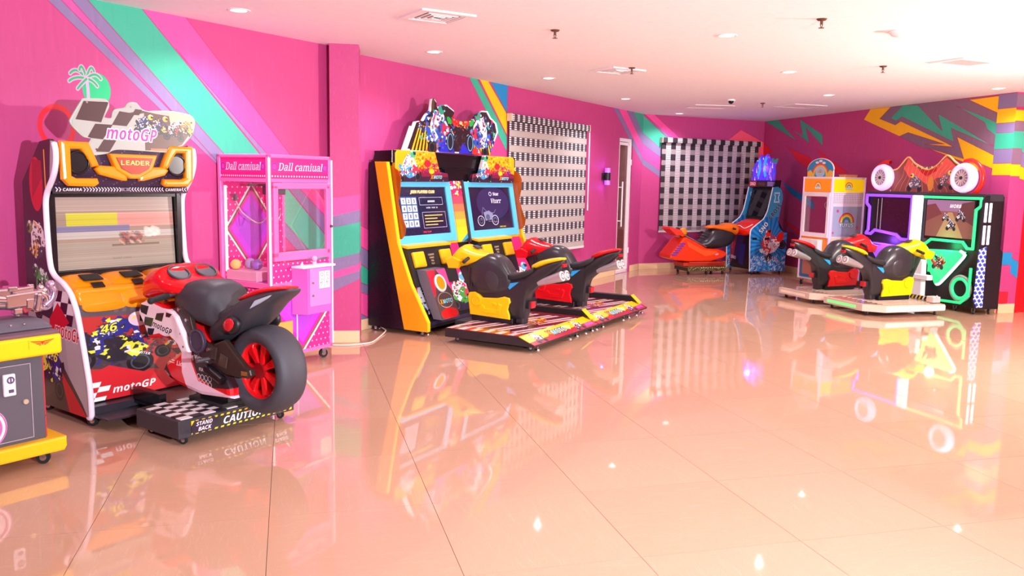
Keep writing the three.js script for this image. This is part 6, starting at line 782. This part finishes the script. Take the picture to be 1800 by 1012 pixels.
{
  const t = thing('mounted_toy_gun', 'chrome toy machine gun with two hand grips on the grey pedestal', 'toy gun', MG.x, MG.z, MG.yaw), Z = 0.25, gs = std(0xe2d8de, 0.1, 0.95);
  const b = (p, q, r, r2) => bar([p[0], p[1], Z], [q[0], q[1], Z], r, 16, r2);
  part('post', [b([-0.505, 0.829], [-0.49, 0.9], 0.022), bx(0.05, 0.04, 0.05, -0.5, 0.855, Z, { r: 0.01 })], gs, t);
  part('receiver', [bx(0.2, 0.085, 0.075, -0.47, 0.92, Z, { r: 0.014, rz: 0.06 }), bx(0.12, 0.03, 0.05, -0.47, 0.975, Z, { r: 0.01, rz: 0.06 }), bx(0.05, 0.06, 0.085, -0.44, 0.895, Z, { r: 0.01 })], gs, t);
  part('barrel_shroud', [b([-0.55, 0.925], [-0.72, 0.95], 0.036), b([-0.57, 0.9], [-0.63, 0.905], 0.03), b([-0.6, 0.97], [-0.72, 0.985], 0.012)], gs, t);
  part('barrel', b([-0.7, 0.948], [-0.9, 0.975], 0.018), M.chrome, t);
  part('trigger_guard', [tor(0.05, 0.016, -0.385, 0.9, Z, { rx: 0.2 }), b([-0.41, 0.965], [-0.37, 0.86], 0.018)], gs, t);
  part('hand_grip', [tube([[-0.345, 0.87, Z], [-0.31, 0.9, Z], [-0.295, 0.95, Z], [-0.31, 0.99, Z]], 0.022, 24, 10), tor(0.035, 0.014, -0.345, 0.89, Z), sp(0.026, -0.31, 0.99, Z)], std(0xcfb8dc, 0.14, 0.8), t);
  part('rear_sight', [bx(0.03, 0.035, 0.03, -0.42, 0.985, Z, { r: 0.008 }), sp(0.02, -0.365, 0.975, Z)], gs, t);
  part('cooling_block', [bx(0.07, 0.07, 0.06, -0.57, 0.955, Z, { r: 0.014 }), bx(0.05, 0.03, 0.08, -0.53, 0.985, Z, { r: 0.008 }), b([-0.6, 0.9], [-0.52, 0.885], 0.024)], gs, t);
  part('cocking_lever', [b([-0.42, 0.94], [-0.355, 0.955], 0.016), sp(0.024, -0.35, 0.957, Z), bx(0.03, 0.1, 0.03, -0.405, 0.9, Z + 0.045, { r: 0.01, rz: -0.2 })], gs, t);
  part('magazine', bx(0.05, 0.06, 0.04, -0.455, 0.875, Z, { r: 0.008, rz: 0.4 }), std(0xb04048, 0.3), t);
}
// ---------- blinds ----------
function blind(name, label, a, b, u0, u1, y0, y1, bands, cols, style) {
  const dx = b[0] - a[0], dz = b[1] - a[1], yaw = Math.atan2(-dz, dx), ex = [Math.cos(yaw), -Math.sin(yaw)], n = [Math.sin(yaw), Math.cos(yaw)], um = (u0 + u1) / 2;
  const t = thing(name, label, 'blind', a[0] + ex[0] * um + n[0] * 0.012, a[1] + ex[1] * um + n[1] * 0.012, yaw), w = u1 - u0;
  const pattern = canvas(1024, 96, (x, W, Hh) => {
    const cw = W / cols; x.fillStyle = style === 'check' ? '#d6cbce' : '#332830'; x.fillRect(0, 0, W, Hh);
    for (let i = 0; i < cols; i++) {
      if (style === 'check') { if (i % 2) for (let k = 0; k < 4; k++) { x.fillStyle = '#4a3c46'; x.fillRect(i * cw, 10 + k * 24, cw, 7); } else { x.fillStyle = '#2c2029'; x.fillRect(i * cw, 0, cw, Hh); } }
      else for (let k = 0; k < 4; k++) { x.fillStyle = i % 2 ? '#5e505a' : '#f0e8ec'; x.fillRect(i * cw + 2, 5 + k * 24, cw - 3, i % 2 ? 10 : 15); }
    }
  });
  const plain = canvas(1024, 64, (x, W, Hh) => { x.fillStyle = style === 'check' ? '#8f8084' : '#b4aaa6'; x.fillRect(0, 0, W, Hh); if (style === 'check') { const cw = W / cols; for (let i = 1; i < cols; i += 2) { x.fillStyle = '#cfc2c4'; x.fillRect(i * cw, 0, cw, Hh); for (let k = 0; k < 3; k++) { x.fillStyle = '#6c5c64'; x.fillRect(i * cw, 8 + k * 22, cw, 6); } } } speckle(x, W, Hh, 1500, ['#9c908c', '#d8d0cc'], 1, 3, 0.3); });
  const mp = std(0xffffff, 0.8, 0, { map: pattern }), mq = std(0xffffff, 0.8, 0, { map: plain }), hb = (y1 - 0.1 - y0) / bands;
  const sheet = (h, y, z) => { const g = bx(w - 0.04, h, 0.003, 0, y, z); return puv(g, 'x', -w / 2, w / 2, 'y', y - h / 2, y + h / 2); };
  for (let k = 0; k < bands; k++) { const yt = y1 - 0.1 - k * hb; part('patterned_band', sheet(hb * 0.56, yt - hb * 0.28, 0.03), mp, t); part('plain_band', sheet(hb * 0.44, yt - hb * 0.78, 0.0315), mq, t); }
  const cass = bx(w, 0.1, 0.08, 0, y1 - 0.05, 0.04, { r: 0.02 }); puv(cass, 'x', -w / 2, w / 2, 'y', y1 - 0.1, y1); part('cassette', cass, mp, t);
  for (const s of [-1, 1]) part('end_cap', bx(0.015, 0.105, 0.085, s * w / 2, y1 - 0.05, 0.042, { r: 0.006 }), std(0xd8c8b8, 0.4), t);
  part('bottom_bar', bx(w - 0.03, 0.035, 0.02, 0, y0 - 0.01, 0.03, { r: 0.006 }), std(0xe6dcda, 0.4), t);
  return t;
}
{ const t = blind('zebra_blind', 'tall striped roller blind with grey dashes behind the twin yellow cabinet', PT.B0, PT.BC, 3.34, 5.82, 0.6, 2.53, 9, 34, 'dash');
  part('pull_cord', [bar([1.275, 2.42, 0.05], [1.275, 1.25, 0.05], 0.005, 6), bar([1.3, 2.42, 0.05], [1.3, 1.25, 0.05], 0.005, 6), cy(0.012, 0.012, 0.09, 1.287, 1.22, 0.05)], M.white, t); }
blind('checked_blind', 'wide black and white checked blind above the snowmobile ride', PT.BC, PT.CD, 0.39, 2.76, 0.73, 2.49, 8, 21, 'check');
// ---------- narrow glass door in the rear left wall ----------
{
  const dx = PT.BC[0] - PT.B0[0], dz = PT.BC[1] - PT.B0[1], L = Math.hypot(dx, dz), ex = [dx / L, dz / L], yaw = Math.atan2(-dz, dx);
  const t = new THREE.Group(); t.name = 'door_1'; t.userData.kind = 'structure'; t.position.set(PT.B0[0] + ex[0] * 7.55, 0, PT.B0[1] + ex[1] * 7.55); t.rotation.y = yaw; scene.add(t);
  const wf = std(0xf4ecee, 0.35);
  part('door_frame', [bx(0.06, 2.4, 0.07, -0.275, 1.2, -0.06), bx(0.06, 2.4, 0.07, 0.275, 1.2, -0.06), bx(0.61, 0.06, 0.07, 0, 2.385, -0.06), bx(0.61, 0.05, 0.07, 0, 0.03, -0.06)], wf, t);
  part('door_leaf', [bx(0.05, 2.3, 0.04, -0.215, 1.2, -0.06), bx(0.05, 2.3, 0.04, 0.215, 1.2, -0.06), bx(0.45, 0.05, 0.04, 0, 2.32, -0.06), bx(0.45, 0.07, 0.04, 0, 0.09, -0.06)], wf, t);
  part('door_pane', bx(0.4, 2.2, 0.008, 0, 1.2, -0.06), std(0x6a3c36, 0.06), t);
  part('pull_handle', [bar([-0.16, 0.85, 0.02], [-0.16, 1.65, 0.02], 0.014), bar([-0.16, 0.95, 0.02], [-0.16, 0.95, -0.05], 0.009), bar([-0.16, 1.55, 0.02], [-0.16, 1.55, -0.05], 0.009)], M.white, t);
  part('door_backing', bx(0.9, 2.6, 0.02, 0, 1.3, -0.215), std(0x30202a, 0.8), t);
  for (const y of [0.4, 2.0]) part('hinge', cy(0.012, 0.012, 0.1, 0.3, y, -0.02, { s: 10 }), M.white, t);
}
// ---------- purple wall sconce ----------
{
  const dx = PT.BC[0] - PT.B0[0], dz = PT.BC[1] - PT.B0[1], L = Math.hypot(dx, dz), yaw = Math.atan2(-dz, dx), n = [Math.sin(yaw), Math.cos(yaw)];
  const t = thing('wall_sconce', 'black up and down wall sconce glowing purple beside the glass door', 'wall lamp', PT.B0[0] + dx / L * 6.56, PT.B0[1] + dz / L * 6.56, yaw, undefined, 1.73);
  part('wall_plate', bx(0.09, 0.12, 0.02, 0, 0, 0.01, { r: 0.006 }), M.black, t); part('body', [cy(0.05, 0.05, 0.13, 0, 0, 0.09, { s: 28 }), bx(0.03, 0.04, 0.06, 0, 0, 0.03)], M.black, t);
  for (const s of [-1, 1]) { part('lamp_lens', cy(0.048, 0.048, 0.075, 0, s * 0.1025, 0.09, { s: 28 }), std(0xb06af8, 0.3, 0, { emissive: 0xa050ff, emissiveIntensity: 0.9 }), t); const l = new THREE.PointLight(0xa050ff, 0.04, 0, 2); l.position.set(0, s * 0.18, 0.1); l.castShadow = true; t.add(l); }
}
// ---------- white cable by the pillar ----------
{ const t = thing('power_cable', 'white power cable on floor curling round the pillar foot', 'cable', -1.6, -8.3); part('cord', tube([[-0.42, 0.008, 0.3], [-0.2, 0.008, 0.27], [0.02, 0.008, 0.25], [0.2, 0.008, 0.1], [0.24, 0.008, -0.2], [0.26, 0.02, -0.5], [0.2, 0.03, -0.62]], 0.007, 60, 8), std(0xf4e6d8, 0.4), t); }
renderer.render(scene, camera);
